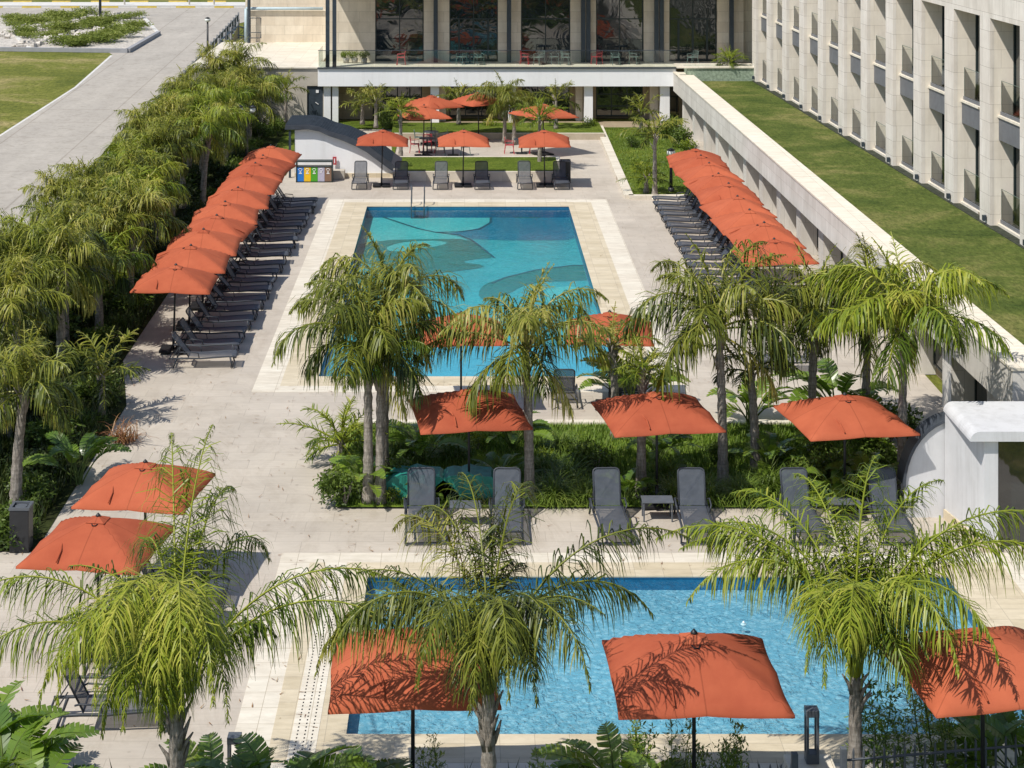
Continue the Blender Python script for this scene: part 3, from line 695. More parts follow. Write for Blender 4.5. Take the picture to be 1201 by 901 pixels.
# terrace parasols
for i, (x, y, a, s) in enumerate(((-1.8, 95.6, 40, 1.05), (-2.1, 91.6, 20, 0.95), (0.75, 96.9, 35, 1.05), (4.0, 92.2, 30, 1.1))):
    place_umb(x, y, ['orange parasol at the back left of the cafe terrace under the white slab', 'orange parasol in front on the left of the cafe terrace', 'orange parasol half behind the drooping terrace palm',
              'orange parasol at the right end of the cafe terrace'][i], 'orange parasols on the cafe terrace', R(a), s)

# ------------------------------------------------------------------ bistro sets
def make_chair(mat):
    t = empty('armchair')
    MB().box(-.22, .22, -.22, .22, .43, .455).build('seat', mat, t, bevel=0.01)
    b = MB(); b.tube([(-.22, .22, .44), (-.23, .27, .80), (.23, .27, .80), (.22, .22, .44)], 0.02, 5)
    for k in range(-2, 3): b.tube([(k * .08, .23, .46), (k * .08, .27, .79)], 0.010, 4)
    b.build('backrest', mat, t)
    for s in (-.22, .22):
        MB().tube([(s, -.2, 0), (s, -.2, .62), (s, .22, .66)], 0.017, 5).build('armrest', mat, t)
        MB().tube([(s, .22, .44), (s * 1.1, .28, 0)], 0.017, 5).build('leg', mat, t)
        MB().tube([(s * .9, -.15, .44), (s * 1.05, -.24, 0)], 0.017, 5).build('leg', mat, t)
    return t
ch_red, ch_sage = make_chair(MT['red']), make_chair(MT['sage']); uc = {'red': 0, 'sage': 0}
def place_chair(kind, x, y, rz, label):
    src = {'red': ch_red, 'sage': ch_sage}[kind]
    o = src if uc[kind] == 0 else copy_tree(src); uc[kind] += 1
    o.location = (x, y, 0.01); o.rotation_euler = (0, 0, rz); tag(o, label, 'chair', 'chairs on the cafe terrace')
def bistro(x, y, label, z=0):
    t = empty('cafe_table', (x, y, z + .01), 0, label, 'table', 'cafe tables')
    MB().tube([(0, 0, .72), (0, 0, .75)], .42, 20).build('table_top', MT['steel_blue'], t)
    MB().tube([(0, 0, .03), (0, 0, .72)], .04, 8).build('pedestal', MT['black_metal'], t); MB().box(-.28, .28, -.28, .28, 0, .03).build('foot', MT['black_metal'], t)
tb = [(-1.95, 92.9, 'red', 'front left'), (-0.6, 92.0, 'sage', 'front middle'), (2.95, 92.6, 'red', 'front right'), (-1.8, 95.2, 'sage', 'back left')]
for x, y, kd, nm in tb:
    bistro(x, y, f'small round dark cafe table at the {nm} of the terrace')
    for s, w in ((-1, 'left'), (1, 'right')):
        place_chair(kd, x + s * .62, y, R(-90 * s), f'{"coral red" if kd == "red" else "sage green"} armchair on the {w} of the {nm} terrace table')
    if nm in ('front left', 'back left'):
        place_chair(kd, x, y + .65, 0, f'{"coral red" if kd == "red" else "sage green"} armchair behind the {nm} terrace table')

# ------------------------------------------------------------------ terrace planters and edges
t = empty('lawn_planter', (0, 0, 0), 0, 'long low stone planter with clipped grass behind the far loungers', 'planter')
mb = MB(); mb.box(-3.4, 4.7, 84.5, 84.7, 0, .45); mb.box(-3.4, 4.7, 88.8, 89.0, 0, .45); mb.box(-3.4, -3.2, 84.7, 88.8, 0, .45); mb.box(4.5, 4.7, 84.7, 88.8, 0, .45)
mb.build('stone_edge', MT['travertine_pale'], t)
mb = MB(); mb.box(-3.2, 4.5, 84.7, 88.8, 0.1, .44); mb.build('turf', MT['lawn'], t)
t = empty('planter_bed', (0, 0, 0), 0, 'raised stone planter bed at the back of the cafe terrace', 'planter')
mb = MB(); mb.box(-4.0, 7.6, 97.2, 97.4, 0, .35); mb.build('stone_edge', MT['travertine_pale'], t)
mb = MB(); mb.box(-4.0, 7.6, 97.4, 101.4, 0, .33); mb.build('turf', MT['lawn'], t)
struct('terrace_floor', MB_poly([(7.6, 101.5), (12.2, 101.5), (12.2, 104), (-9, 104), (-9, 101.5)], 0.02), MT['stone_brown'])
# right lawn
RL = [(7.45, 80.2), (11.9, 80.2), (12.1, 101.4), (7.7, 101.4)]
struct('lawn_right', MB_poly(RL, 0.06), MT['lawn'])
mb = MB(); strip(mb, [(7.62, 101.4), (7.35, 80.1), (10.0, 80.1)], 0.42, 0.0, 0.16)
struct('lawn_edging', mb, MT['travertine_pale'])
struct('lawn_left', MB_poly([(-10, 86), (-8.6, 86), (-8.6, 101), (-4.0, 101), (-4, 97), (-3.6, 90), (-3.6, 104), (-10, 104)], 0.03), MT['lawn'])
# middle bed
MBD = [(-3.0, 41.6), (11.0, 41.6), (11.0, 47.8), (-3.1, 47.8)]
struct('middle_bed', MB_poly(MBD, 0.05), MT['bed_green'])
mb = MB(); strip(mb, [(-3.1, 47.85), (11.2, 47.85)], 0.25, 0.0, 0.1); struct('bed_edging', mb, MT['travertine_pale'])

# ------------------------------------------------------------------ main building behind
bb = empty('hotel_building', (0, 104, 0), 0, 'pale stone hotel block with a white slab terrace and tall dark windows', 'building')
def W(mb, name, mat, parent=bb, **k):      # build in world coordinates, keep parent at its base
    o = mb.build(name, mat, parent, **k); o.matrix_parent_inverse = Matrix.Translation(parent.location).inverted(); return o
XL, XR = -8.45, 12.15
mb = MB(); mb.box(XL, XR, 103.0, 106.6, 2.18, 3.20); W(mb, 'terrace_slab', MT['plaster'])
mb = MB(); mb.box(XL - .02, XR + 3, 102.9, 103.1, 3.203, 3.26); W(mb, 'slab_edge_trim', MT['steel_blue'])
mb = MB(); mb.box(XL, XR + 4, 103.1, 106.4, 3.203, 3.23); W(mb, 'terrace_paving', MT['travertine_pale'])
# lower wall
cols_l = [(437, 495), (527, 584), (612, 668), (699, 754), (785, 812)]
YW = 105.0
def wx(px, Y): return (px - VX) * Y / F
prev = XL
wins = [(wx(a, YW), wx(b, YW)) for a, b in cols_l]
for a, b in wins + [(XR + .4, 0)]:
    W(MB().box(prev, a, YW, YW + .4, 0, 2.18), 'lower_wall', MT['stone_brown']); prev = b
def window(x0, x1, y, z0, z1, nx, nz, sill=0.0, parent=bb, door=False):
    f = MB(); t = 0.07
    f.box(x0, x0 + t, y, y + .1, z0, z1); f.box(x1 - t, x1, y, y + .1, z0, z1); f.box(x0 + t, x1 - t, y, y + .1, z1 - t, z1); f.box(x0 + t, x1 - t, y, y + .1, z0, z0 + t)
    for i in range(1, nx): xx = x0 + (x1 - x0) * i / nx; f.box(xx - .03, xx + .03, y + .003, y + .097, z0 + t, z1 - t)
    for zz in nz: f.box(x0 + t, x1 - t, y + .006, y + .094, zz - .03, zz + .03)
    if door:
        xa, xb = x0 + (x1 - x0) * .2, x0 + (x1 - x0) * .8; xm = (xa + xb) / 2
        for xx in (xa, xm, xb): f.box(xx - .06, xx + .06, y - .01, y + .09, z0 + t, z0 + 2.5)
    fo = W(f, 'window', MT['frame_green'], parent)
    p = MB(); p.add([(x0 + t, y + .06, z0 + t), (x1 - t, y + .06, z0 + t), (x1 - t, y + .06, z1 - t), (x0 + t, y + .06, z1 - t)], [(0, 1, 2, 3)])
    po = p.build('pane', MT['window'], fo)
for i, (a, b) in enumerate(wins): window(a, b, YW + .12, 0.15, 2.18, 3 if i else 4, (0.75, 1.45) if i == 3 else (1.3,))
for px0, px1 in ((380, 388), (390, 397), (505, 515), (596, 605), (685, 695), (774, 785)):
    mb = MB(); mb.box(wx(px0, 103.5), wx(px1, 103.5), 103.3, 103.75, 0, 2.18); W(mb, 'column', MT['plaster'])
for a_, b_ in ((515, 523), (675, 683), (762, 772)): W(MB().box(wx(a_, 104.5), wx(b_, 104.5), 104.3, YW - .003, 0, 2.178), 'pilaster', MT['facade_back'])
# upper wall
YU = 106.4; TOP = 9.2
cols_u = [(440, 497), (527, 584), (611, 669), (699, 755), (785, 841)]
winu = [(wx(a, YU), wx(b, YU)) for a, b in cols_u]
mb = MB(); prev = wx(383, YU)
for a, b in winu: mb.box(prev, a, YU, YU + .5, 3.2, TOP); prev = b
mb.box(prev, wx(872, YU), YU, YU + .5, 3.2, TOP); W(mb, 'upper_wall', MT['facade_back'])
for i, (a, b) in enumerate(winu): window(a, b, YU + .15, 3.25, 8.6, 2, (5.75,), door=i in (1, 4))
for px in (511, 597, 684, 690, 770, 776, 858):
    mb = MB(); mb.box(wx(px - 2.5, 106), wx(px + 2.5, 106), 105.9, 106.15, 3.23, 8.0); W(mb, 'post', MT['steel_blue'])
for px in (384, 392):
    mb = MB(); mb.box(wx(px - 2, 103.4), wx(px + 2.4, 103.4), 103.3, 103.55, 3.26, 8.0); W(mb, 'post', MT['steel_blue'])
mb = MB(); mb.box(-8.1, XR + 6, 102.9, 112, 8.0, 8.5); W(mb, 'canopy_roof', MT['plaster'])
mb = MB(); mb.box(wx(383, YU), wx(900, YU), 106.9, 125, 3.0, TOP); W(mb, 'rear_block', MT['facade_back'])
mb = MB(); mb.box(XL, XR + 1.2, 105.4, 125, 0, 3.15); W(mb, 'lower_block', MT['stone_brown'])
# glass balustrade
gb = MB()
x = XL + .02; k = 0
while x < XR - .2:
    x2 = min(x + 1.62, XR); gb.add([(x + .01, 103.13, 3.26), (x2 - .01, 103.13, 3.26), (x2 - .01, 103.13, 4.22), (x + .01, 103.13, 4.22)], [(0, 1, 2, 3)]); x = x2
W(gb, 'glass_balustrade', MT['rail_glass'])
gb = MB(); gb.add([(XL + .03, 103.2, 3.26), (XL + .03, 106.3, 3.26), (XL + .03, 106.3, 4.22), (XL + .03, 103.2, 4.22)], [(0, 1, 2, 3)]); W(gb, 'glass_balustrade', MT['rail_glass'])
mb = MB(); mb.box(XL, XR, 103.10, 103.16, 4.22, 4.25); W(mb, 'handrail', MT['steel_blue'])
# terrace furniture behind the glass
for i, (px, kd) in enumerate(((470, 'red'), (541, 'sage'), (562, 'sage'), (616, 'red'), (632, 'sage'), (650, 'sage'), (664, 'sage'), (700, 'red'), (722, 'sage'), (745, 'sage'), (812, 'sage'))):
    x = wx(px, 104.6)
    src = {'red': ch_red, 'sage': ch_sage}[kd]; o = copy_tree(src); o.location = (x, 104.6 + .3 * (i % 2), 3.24); o.rotation_euler = (0, 0, R((i * 57) % 180 - 90)); tag(o, f'{"coral red" if kd == "red" else "sage green"} armchair on the upper terrace behind the glass, {ORD[i]} from the left', 'chair', 'chairs on the upper terrace')
for i, px in enumerate((551, 641, 733)):
    bistro(wx(px, 105.2), 105.2, f'round table on the upper terrace behind the glass, {ORD[i]} from the left', 3.23)
def ptxt(name, label, cat): return empty(name, (0, 0, 0), 0, label, cat)

# left end: terrace wall, door, stair
lw = empty('retaining_wall', (-11, 104, 0), 0, 'pale concrete retaining wall with a dark service door left of the white slab', 'wall')
dx0, dx1 = wx(360, 103.6), wx(381.5, 103.6)
mb = MB(); mb.box(-16.0, dx0, 103.6, 104.0, 0, 3.15); mb.box(dx0, dx1, 103.6, 104.0, 2.13, 3.15); mb.box(dx1, XL + .25, 103.6, 104.0, 0, 3.15)
W(mb, 'wall_face', MT['concrete'], lw)
mb = MB(); mb.box(-16.0, XL, 103.5, 118, 3.151, 3.22); W(mb, 'terrace_top', MT['travertine_pale'], lw)
d = MB(); d.box(dx0, dx1, 103.7, 103.76, 0.0, 2.13); do = W(d, 'door', MT['steel_blue'], lw)
d = MB(); cx = dx0 + .55 * (dx1 - dx0); d.box(cx - .07, cx + .09, 103.66, 103.7, 1.72, 1.88); s = d.build('sign_plate', MT['white'], do)
d = MB(); d.tube([(cx - .1, 103.66, 1.18), (cx + .08, 103.66, 1.05)], .02, 5); s = d.build('handle', MT['white'], do)
uw = empty('terrace_wall', (-12, 118, 3.2), 0, 'tall sunlit stone wall behind the upper terrace with a pale blue pipe along its top', 'wall')
xa = wx(287, 118)
mb = MB(); mb.box(xa, wx(385, 118) + .8, 118, 118.5, 0, 5.3); W(mb, 'wall_face', MT['facade_back'], uw)
mb = MB(); mb.box(xa - .2, wx(385, 118) + .8, 120, 120.5, 0, 9); W(mb, 'upper_wall_face', MT['facade_back'], uw)
mb = MB(); mb.box(xa, wx(385, 118) + .8, 118.5, 120, 5.0, 5.25); W(mb, 'ledge', MT['concrete'], uw)
mb = MB(); mb.tube([(xa + .1, 117.85, 5.45), (wx(379, 118), 117.85, 5.45)], .10, 8); mb.tube([(xa + .1, 117.85, 5.45), (xa + .1, 117.85, 3.2)], .10, 8); W(mb, 'pipe', MT['pipe'], uw, smooth=True)
mb = MB(); mb.tube([(wx(292, 117.5), 117.5, 2.4), (wx(292, 117.5), 117.5, 7.5)], .11, 8); W(mb, 'post', MT['steel_blue'], uw)
g = empty('railing_gate', (wx(292, 117), 117, 3.2), 0, 'dark metal railing gate at the head of the ramp on the upper terrace', 'gate')
gx0, gx1 = wx(292, 117), wx(306, 117)
mb = MB(); mb.tube([(gx0, 117, 4.9), (gx1, 117, 4.9), (gx1, 117, 3.6), (gx0, 117, 3.6)], .04, 6); mb.tube([(gx0, 117, 3.95), (gx1, 117, 3.95)], .025, 5); W(mb, 'gate_frame', MT['steel_blue'], g)
mb = MB()
for k in range(1, 6): mb.tube([(gx0 + (gx1 - gx0) * k / 6, 117, 3.6), (gx0 + (gx1 - gx0) * k / 6, 117, 4.9)], .008, 4)
W(mb, 'bars', MT['steel_blue'], g)
# stair flight with rails
sr = empty('stair', (-10.6, 102, 0), 0, 'concrete stair flight with dark handrails beside the service door', 'stair')
mb = MB()
for k in range(12): mb.box(-14.2 + k * .28, -14.2 + (k + 1) * .28, 101.6, 103.4, 0, 2.0 - k * .165)
W(mb, 'steps', MT['concrete'], sr)
for yy in (101.55, 103.45):
    for dz in (0.35, 0.65, 0.95):
        mb = MB(); mb.tube([(-14.2, yy, 2.0 + dz), (-10.85, yy, 0.1 + dz)], .03, 6); W(mb, 'handrail', MT['steel_blue'], sr)

# ------------------------------------------------------------------ wing on the right with turf roof
wa = Vector((12.0, 103.0)); wb = Vector((13.0, 42.5))
def wpt(Y, off=0.0):
    t = (103.0 - Y) / (103.0 - 42.5); return wa.x + (wb.x - wa.x) * t + off
wg = empty('garden_wing', (14, 73, 0), 0, 'low stone wing with a broad pale parapet and a grass roof', 'building')
YN = 42.5
def wprism(offs0, offs1, z0, z1, Ya=102.99, Yb=YN):
    return MB().prism([(wpt(Yb, offs0), Yb), (wpt(Yb, offs1), Yb), (wpt(Ya, offs1), Ya), (wpt(Ya, offs0), Ya)], z0, z1)
W(wprism(0.0, 0.9, 1.93, 2.96), 'parapet', MT['facade_grey'], wg)
W(wprism(-0.03, 0.93, 2.963, 3.03, 102.99, YN - .03), 'parapet_cap', MT['wall_cap'], wg)
W(wprism(0.9, 8, 1.95, 2.55, 100.9), 'roof_slab', MT['concrete'], wg)
W(wprism(1.0, 9, 0, 1.93), 'core', MT['stone_brown'], wg)
mb = MB(); mb.box(13.0 + .93, 22, YN, YN + .9, 1.93, 2.99); W(mb, 'end_parapet', MT['facade'], wg)
mb = MB(); mb.box(13.9, 22, YN + .3, YN + .8, 0, 1.93); W(mb, 'end_wall', MT['facade'], wg)
Y = 101.0; k = 0
while Y > 44:
    x = wpt(Y)
    mb = MB(); mb.prism([(x + .30, Y - .45), (x + 1.0, Y - .45), (x + 1.0, Y + .45), (x + .30, Y + .45)], 0, 1.93); W(mb, 'pier', MT['facade_grey'], wg)
    if Y - 4 > 43:
        f = MB(); ya, yb = Y - 3.5, Y - .5
        f.box(x + .93, x + .97, ya, yb, 0.3, 0.36); f.box(x + .93, x + .97, ya, yb, 1.8, 1.88)
        for q in (0, .5, 1): yy = ya + (yb - ya) * q; f.box(x + .925, x + .965, yy - .03, yy + .03, 0.3, 1.88)
        fo = W(f, 'window', MT['frame_green'], wg)
        p = MB(); p.add([(x + .95, ya, .3), (x + .95, yb, .3), (x + .95, yb, 1.85), (x + .95, ya, 1.85)], [(0, 1, 2, 3)])
        po = p.build('pane', MT['window'], fo)
    Y -= 4.0; k += 1
struct('roof_lawn', MB().prism([(wpt(YN + .9, .9), YN + .9), (24, YN + .9), (24, 60), (17.3, 101.2), (wpt(101.2, .9), 101.2)], 2.56, 2.70), MT['turf'])
# green mosaic planter at the far end of the roof
pl = empty('mosaic_planter', (14, 101.5, 2.7), 0, 'pale green mosaic planter box with a stone rim at the roof lawn end', 'planter')
xp0, xp1 = wx(806, 101.3), wx(885, 101.3)
mb = MB(); mb.box(xp0, xp1, 101.3, 102.8, 2.55, 3.42); W(mb, 'mosaic_face', varied('green_mosaic', (0.26, 0.32, 0.24), 0.6, 0.3, 0.4, 7), pl)
mb = MB(); mb.box(xp0 - .6, xp1 + .05, 101.22, 101.5, 3.423, 3.52); mb.box(xp0 - .6, xp1 + .05, 102.5, 102.85, 3.423, 3.52); W(mb, 'rim', MT['wall_cap'], pl)

# ------------------------------------------------------------------ tall facade on the right
fc = empty('hotel_wing_facade', (17, 80, 0), 0, 'tall stone hotel wing with deep window bays and glass balconies', 'building')
FA = Vector((16.35, 101.5)); dirv = Vector((0.036, -1.0)).normalized(); nrm = Vector((dirv.y * -1, dirv.x)) # pointing +x
nrm = Vector((1.0, 0.036)).normalized()
def fp(s, d): q = FA + dirv * s + nrm * d; return (q.x, q.y)
def fbox(s0, s1, d0, d1, z0, z1, mb=None):
    mb = mb or MB(); mb.prism([fp(s0, d0), fp(s1, d0), fp(s1, d1), fp(s0, d1)], z0, z1); return mb
NB = 17; PIT = 4.0; PW = 1.08; s_off = 31.7 - 4 * 8     # bay rhythm measured at the near bays
Z0, Z1, ZT = 2.70, 6.45, 9.75
for k in range(NB):
    s0 = s_off + k * PIT + 0.02
    W(fbox(s0, s0 + PW, 0, .14, Z0 - .2, ZT), 'pier', MT['facade'], fc)
    W(fbox(s0 + .004, s0 + PW - .004, .142, 1.0, Z0 - .2, ZT), 'pier_reveal', MT['facade_warm'], fc)
    a, b = s0 + PW, s0 + PIT
    # balcony slab with grey edge
    W(fbox(a, b, .30, .98, Z1 - .82, Z1 - .06), 'balcony_edge', MT['balcony_grey'], fc)
    W(fbox(a, b, .25, .96, Z1 - .058, Z1 + .02), 'sill', MT['wall_cap'], fc)
    W(fbox(a, b, .25, .96, Z0 - .3, Z0 + .10), 'sill', MT['wall_cap'], fc)
    for zz in (Z1 + .02, Z0 + .10):
        gm = MB(); (ga_, gb_), (gc_, gd_) = fp(a + .02, .39), fp(b - .02, .39)
        gm.add([(ga_, gb_, zz + .12), (gc_, gd_, zz + .12), (gc_, gd_, zz + 1.15), (ga_, gb_, zz + 1.15)], [(0, 1, 2, 3)])
        g_ = W(gm, 'glass_rail', MT['balcony_glass'], fc)
        e_ = fbox(a + .02, b - .02, .384, .396, zz + 1.15, zz + 1.165); fbox(a + .005, a + .02, .384, .396, zz + .12, zz + 1.165, e_).build('glass_edge', MT['glass_edge'], g_)
        c_ = fbox(a + .01, b - .01, .35, .43, zz, zz + .12).build('rail_channel', MT['balcony_grey'], g_)
    for z0, z1 in ((Z0 + .1, Z1 - .82), (Z1 + .02, ZT)):
        f = MB(); t = .07
        for sa, sb in ((a, a + t), ((a + b) / 2 - .04, (a + b) / 2 + .04), (b - t, b)): fbox(sa, sb, .80, .86, z0, z1, f)
        fbox(a + t, b - t, .802, .858, z1 - t, z1, f); fbox(a + t, b - t, .802, .858, z0, z0 + t, f)
        fo = W(f, 'window', MT['frame_green'], fc)
        p = MB(); (xa_, ya_), (xb_, yb_) = fp(a + .02, .84), fp(b - .02, .84)
        p.add([(xa_, ya_, z0), (xb_, yb_, z0), (xb_, yb_, z1), (xa_, ya_, z1)], [(0, 1, 2, 3)])
        po = p.build('pane', MT['window'], fo)
W(fbox(-3.0, 66, 0, 1.0, ZT + .002, 14.2), 'upper_band', MT['facade'], fc)
W(fbox(-3.0, 66, 1.003, 12, 2.4, 14.15), 'rear_block', MT['facade'], fc)
W(fbox(-3.0, 66, -.12, .24, 2.5, 2.72), 'plinth', MT['dark_strip'], fc)
for k in range(NB):
    s0 = s_off + k * PIT - 0.2 + PW - .12
    t_ = empty('wall_light', (*fp(s0, -.08), 2.95), 0, f'small dark wall light at the foot of the stone facade, {ORD[k]} from the far end', 'wall light', 'wall lights along the roof lawn')
    MB().box(-.07, .05, -.06, .06, -.12, .06).build('housing', MT['steel_blue'], t_); MB().box(-.05, .03, -.045, .045, -.145, -.121).build('lens', MT['lamp_globe'], t_)

# ------------------------------------------------------------------ arched cabins
cb = empty('arched_cabin', (-6, 85.6, 0), 0, 'white cabin under a dark curved roof beside the recycling bins', 'cabin')
arc = [(342, 152.5), (362, 151), (375, 153.5), (387, 159), (402, 164), (417, 170.5), (430, 177.5), (440, 185), (455, 196), (470, 210)]
arcw = [((px - VX) * 85.6 / F, 15 - (py - VY) * 85.6 / F) for px, py in arc]
W(MB().xprism([(arcw[0][0] + .15, 0)] + [(x, z - .02) for x, z in [(arcw[0][0] + .15, arcw[0][1])] + arcw[1:-1]] + [(arcw[-1][0], 0.0)], 85.6, 88.3), 'wall', MT['plaster'], cb)
top = [(arcw[0][0] - .3, arcw[0][1] + .05)] + arcw[1:-1] + [(arcw[-1][0] + .1, 0.02)]
outer = [(x + .03 + (.15 if i > 3 else 0), z + .22) for i, (x, z) in enumerate(top)]
W(MB().xprism(top[::-1] + outer, 85.35, 88.5), 'roof', MT['roof_dark'], cb)
mb = MB()
for i in range(9):
    Yr = 85.5 + i * .36; mb.tube([(x, Yr, z + .02) for x, z in outer[:-1]], .02, 4)
W(mb, 'roof_seams', MT['steel_blue'], cb)
mb = MB(); mb.box(arcw[0][0] - .12, arcw[0][0] - .02, 85.42, 85.55, 0, 2.25); W(mb, 'corner_post', MT['steel_blue'], cb)
mb = MB(); mb.box(arcw[0][0] + .15, arcw[-1][0] - .25, 85.52, 85.597, 0, .2); W(mb, 'skirting', MT['travertine'], cb)

c2 = empty('white_cabin', (12.5, 40, 0), 0, 'white cabin with a flat slab roof and dark glass door at the right edge', 'cabin')
A_, B_ = (11.32, 39.0), (11.0, 41.0)
W(MB().prism([A_, (11.62, 39.0), (11.62, 38.98 + .5), (17, 39.5), (17, 41.0), B_], 0, 2.45), 'wall', MT['cabin'], c2)
def quarter(x0, z0, r, n=6): return [(x0 + r - r * math.cos(i / n * math.pi / 2), z0 + r * math.sin(i / n * math.pi / 2)) for i in range(n + 1)]
W(MB().xprism(quarter(10.97, 2.455, .215) + [(17, 2.67), (17, 2.455)], 38.85, 41.05), 'roof_slab', MT['cabin'], c2)
prof = [(10.1, 0)]
for i in range(11):
    a = i / 10 * math.pi / 2; prof.append((10.1 + 1.25 * (1 - math.cos(a)), .7 + 1.55 * math.sin(a)))
prof.append((11.5, 0))
W(MB().xprism([(x, z) for x, z in prof], 41.06, 41.5), 'arched_wall', MT['cabin'], c2)
rim = [(x, z + .0) for x, z in prof[1:-1]]; rim_o = [(x - .06 * (1 - i / 12), z + .06) for i, (x, z) in enumerate(rim)]
W(MB().xprism(rim[::-1] + rim_o, 41.0, 41.56), 'arched_roof', MT['roof_dark'], c2)
f = MB(); f.box(11.62, 11.72, 39.3, 39.4, 0, 2.45); f.box(12.45, 12.53, 39.3, 39.4, 0, 2.45); f.box(11.72, 16, 39.3, 39.4, 2.35, 2.45); f.box(13.8, 13.9, 39.3, 39.4, 0, 2.35)
fo = W(f, 'door', MT['frame_green'], c2)
p = MB(); p.add([(11.7, 39.36, 0), (16.5, 39.36, 0), (16.5, 39.36, 2.4), (11.7, 39.36, 2.4)], [(0, 1, 2, 3)]); po = p.build('pane', MT['window'], fo)
mb = MB(); mb.prism([(11.29, 38.95), (11.66, 38.95), (11.66, 38.997), (11.34, 38.997), (11.03, 41.0), (10.96, 41.0)], 0, .22); W(mb, 'skirting', MT['travertine'], c2)

# ------------------------------------------------------------------ recycling bins and small things
x0 = wx(347, 84.2); x1 = wx(390, 84.2); wbn = (x1 - x0 - .1) / 5
rs = empty('recycling_station', ((x0 + x1) / 2, 84.2, 0), 0, 'dark framed row of five coloured recycling bins against the white cabin', 'recycling bins')
mb = MB(); mb.box(x0, x0 + .05, 84.2, 84.7, 0, 1.0); mb.box(x1 - .05, x1, 84.2, 84.7, 0, 1.0); mb.box(x0 + .05, x1 - .05, 84.2, 84.7, .95, 1.0); mb.box(x0 + .05, x1 - .05, 84.2, 84.7, 0, .04); mb.box(x0 + .05, x1 - .05, 84.22, 84.68, .70, .74)
W(mb, 'frame', MT['frame_green'], rs)
for i, c in enumerate(('bin_blue', 'bin_yellow', 'bin_green', 'bin_grey', 'bin_brown')):
    a = x0 + .05 + i * wbn
    mb = MB(); mb.box(a + .005, a + wbn - .005, 84.23, 84.66, .042, .698); b_ = W(mb, 'bin', MT[c], rs)
    b_['label'] = ['blue bin', 'yellow bin', 'green bin', 'lilac grey bin', 'brown bin'][i]
    cx = a + wbn / 2; s = MB()
    s.tube([(cx - .09, 84.222, .60), (cx - .03, 84.222, .645), (cx + .05, 84.222, .64), (cx + .08, 84.222, .58)], .014, 4)
    s.tube([(cx - .06, 84.222, .56), (cx, 84.222, .50), (cx + .06, 84.222, .56)], .014, 4)
    if c != 'bin_grey': s.box(cx - .07, cx + .07, 84.218, 84.228, .40, .435)
    s.box(cx - .04, cx + .04, 84.218, 84.228, .455, .48)
    so_ = s.build('bin_symbol', MT['white'], b_)
cab = empty('wall_box', (wx(396, 85.5), 85.4, 0), 0, 'small brown utility box with a red extinguisher sign above, beside the bins', 'utility box')
mb = MB(); xb = wx(396, 85.3); mb.box(xb - .32, xb + .35, 84.95, 85.5, 0, .42); W(mb, 'box', MT['concrete'], cab, bevel=.02)
mb = MB(); xs_ = wx(392.5, 85.5); mb.box(xs_ - .09, xs_ + .09, 85.45, 85.5, .62, 1.0); sg = W(mb, 'sign_board', MT['red'], cab)
mb = MB(); mb.box(xs_ - .02, xs_ + .02, 85.44, 85.448, .7, .92); q = mb.build('sign_mark', MT['white'], sg)

def litter_bin(x, y, label, h=1.0, w=.32):
    t = empty('litter_bin', (x, y, .01), 0, label, 'litter bin')
    MB().box(-w / 2, w / 2, -w / 2, w / 2, 0, h * .94).build('body', MT['black_metal'], t, bevel=.015)
    r = MB(); a = w / 2 + .012
    r.box(-a, a, -a, -a + .06, h * .942, h); r.box(-a, a, a - .06, a, h * .942, h); r.box(-a, -a + .06, -a + .06, a - .06, h * .942, h); r.box(a - .06, a, -a + .06, a - .06, h * .942, h)
    r.build('lid_frame', MT['grey_metal'], t)
    MB().tube([(0, 0, h * .942), (0, 0, h * .975)], [w * .3, w * .32], 14).build('ash_tray', MT['grey_metal'], t)
litter_bin(*G(25, 645), 'tall black square litter bin at the left edge beside the planting bed', .98, .42)
litter_bin(wx(663, 84.0), 84.2, 'black square litter bin behind the rightmost far lounger', 1.05, .5)

# teal tarpaulin bundles behind the loungers
for i, (px, w_) in enumerate(((488, 1.1), (550, 1.05))):
    x, y = G(px, 596); t = MB()
    n = 12
    pr = [(w_ * (-1 + 2 * k / n) , .62 * (1 - abs(-1 + 2 * k / n) ** 3) * (1 + .06 * math.sin(k * 2.3))) for k in range(n + 1)]
    t.xprism([(p, q) for p, q in pr], 0, .7)
    o = t.build('tarpaulin_bundle', MT['teal'], None); o.location = (x, 42.0, .04)
    tag(o, ['teal tarpaulin covered bundle in the planting bed, behind the leftmost middle lounger', 'teal tarpaulin covered bundle in the planting bed, under the left middle parasol'][i], 'tarpaulin bundle', 'teal bundles in the planting bed')

# bollard light on its pedestal, and one at lower left
def bollard(x, y, z, label, ped=True):
    t = empty('bollard_light', (x, y, z), 0, label, 'garden light', 'garden bollard lights')
    w = .105; b = MB(); b.box(-w, w, -w, w, 0, .16); b.build('foot', MT['grey_metal'], t, bevel=.008)
    for a in (-w + .022, w - .022):
        for c in (-w + .022, w - .022): MB().box(a - .021, a + .021, c - .021, c + .021, .16, .76).build('post', MT['grey_metal'], t)
    MB().box(-w - .004, w + .004, -w - .004, w + .004, .76, .87).build('cap', MT['grey_metal'], t, bevel=.008)
    MB().box(-.05, .05, -.05, .05, .735, .758).build('lens', MT['lamp_globe'], t)
px_, py_ = G(952, 893, .3)
bollard(px_, py_, .3, 'grey bollard light on a stone pedestal at the bottom right beside the fence')
pd = MB(); pd.box(px_ - .42, px_ + .36, py_ - 1.2, py_ + .25, 0, .298); o = pd.build('stone_pedestal', MT['wall_cap'], None, bevel=.02); tag(o, 'pale stone pedestal under the bollard light by the fence', 'pedestal')
x, y = G(275, 925, 0); bollard(x, y, .0, 'grey bollard light among broad leaves at the bottom left')

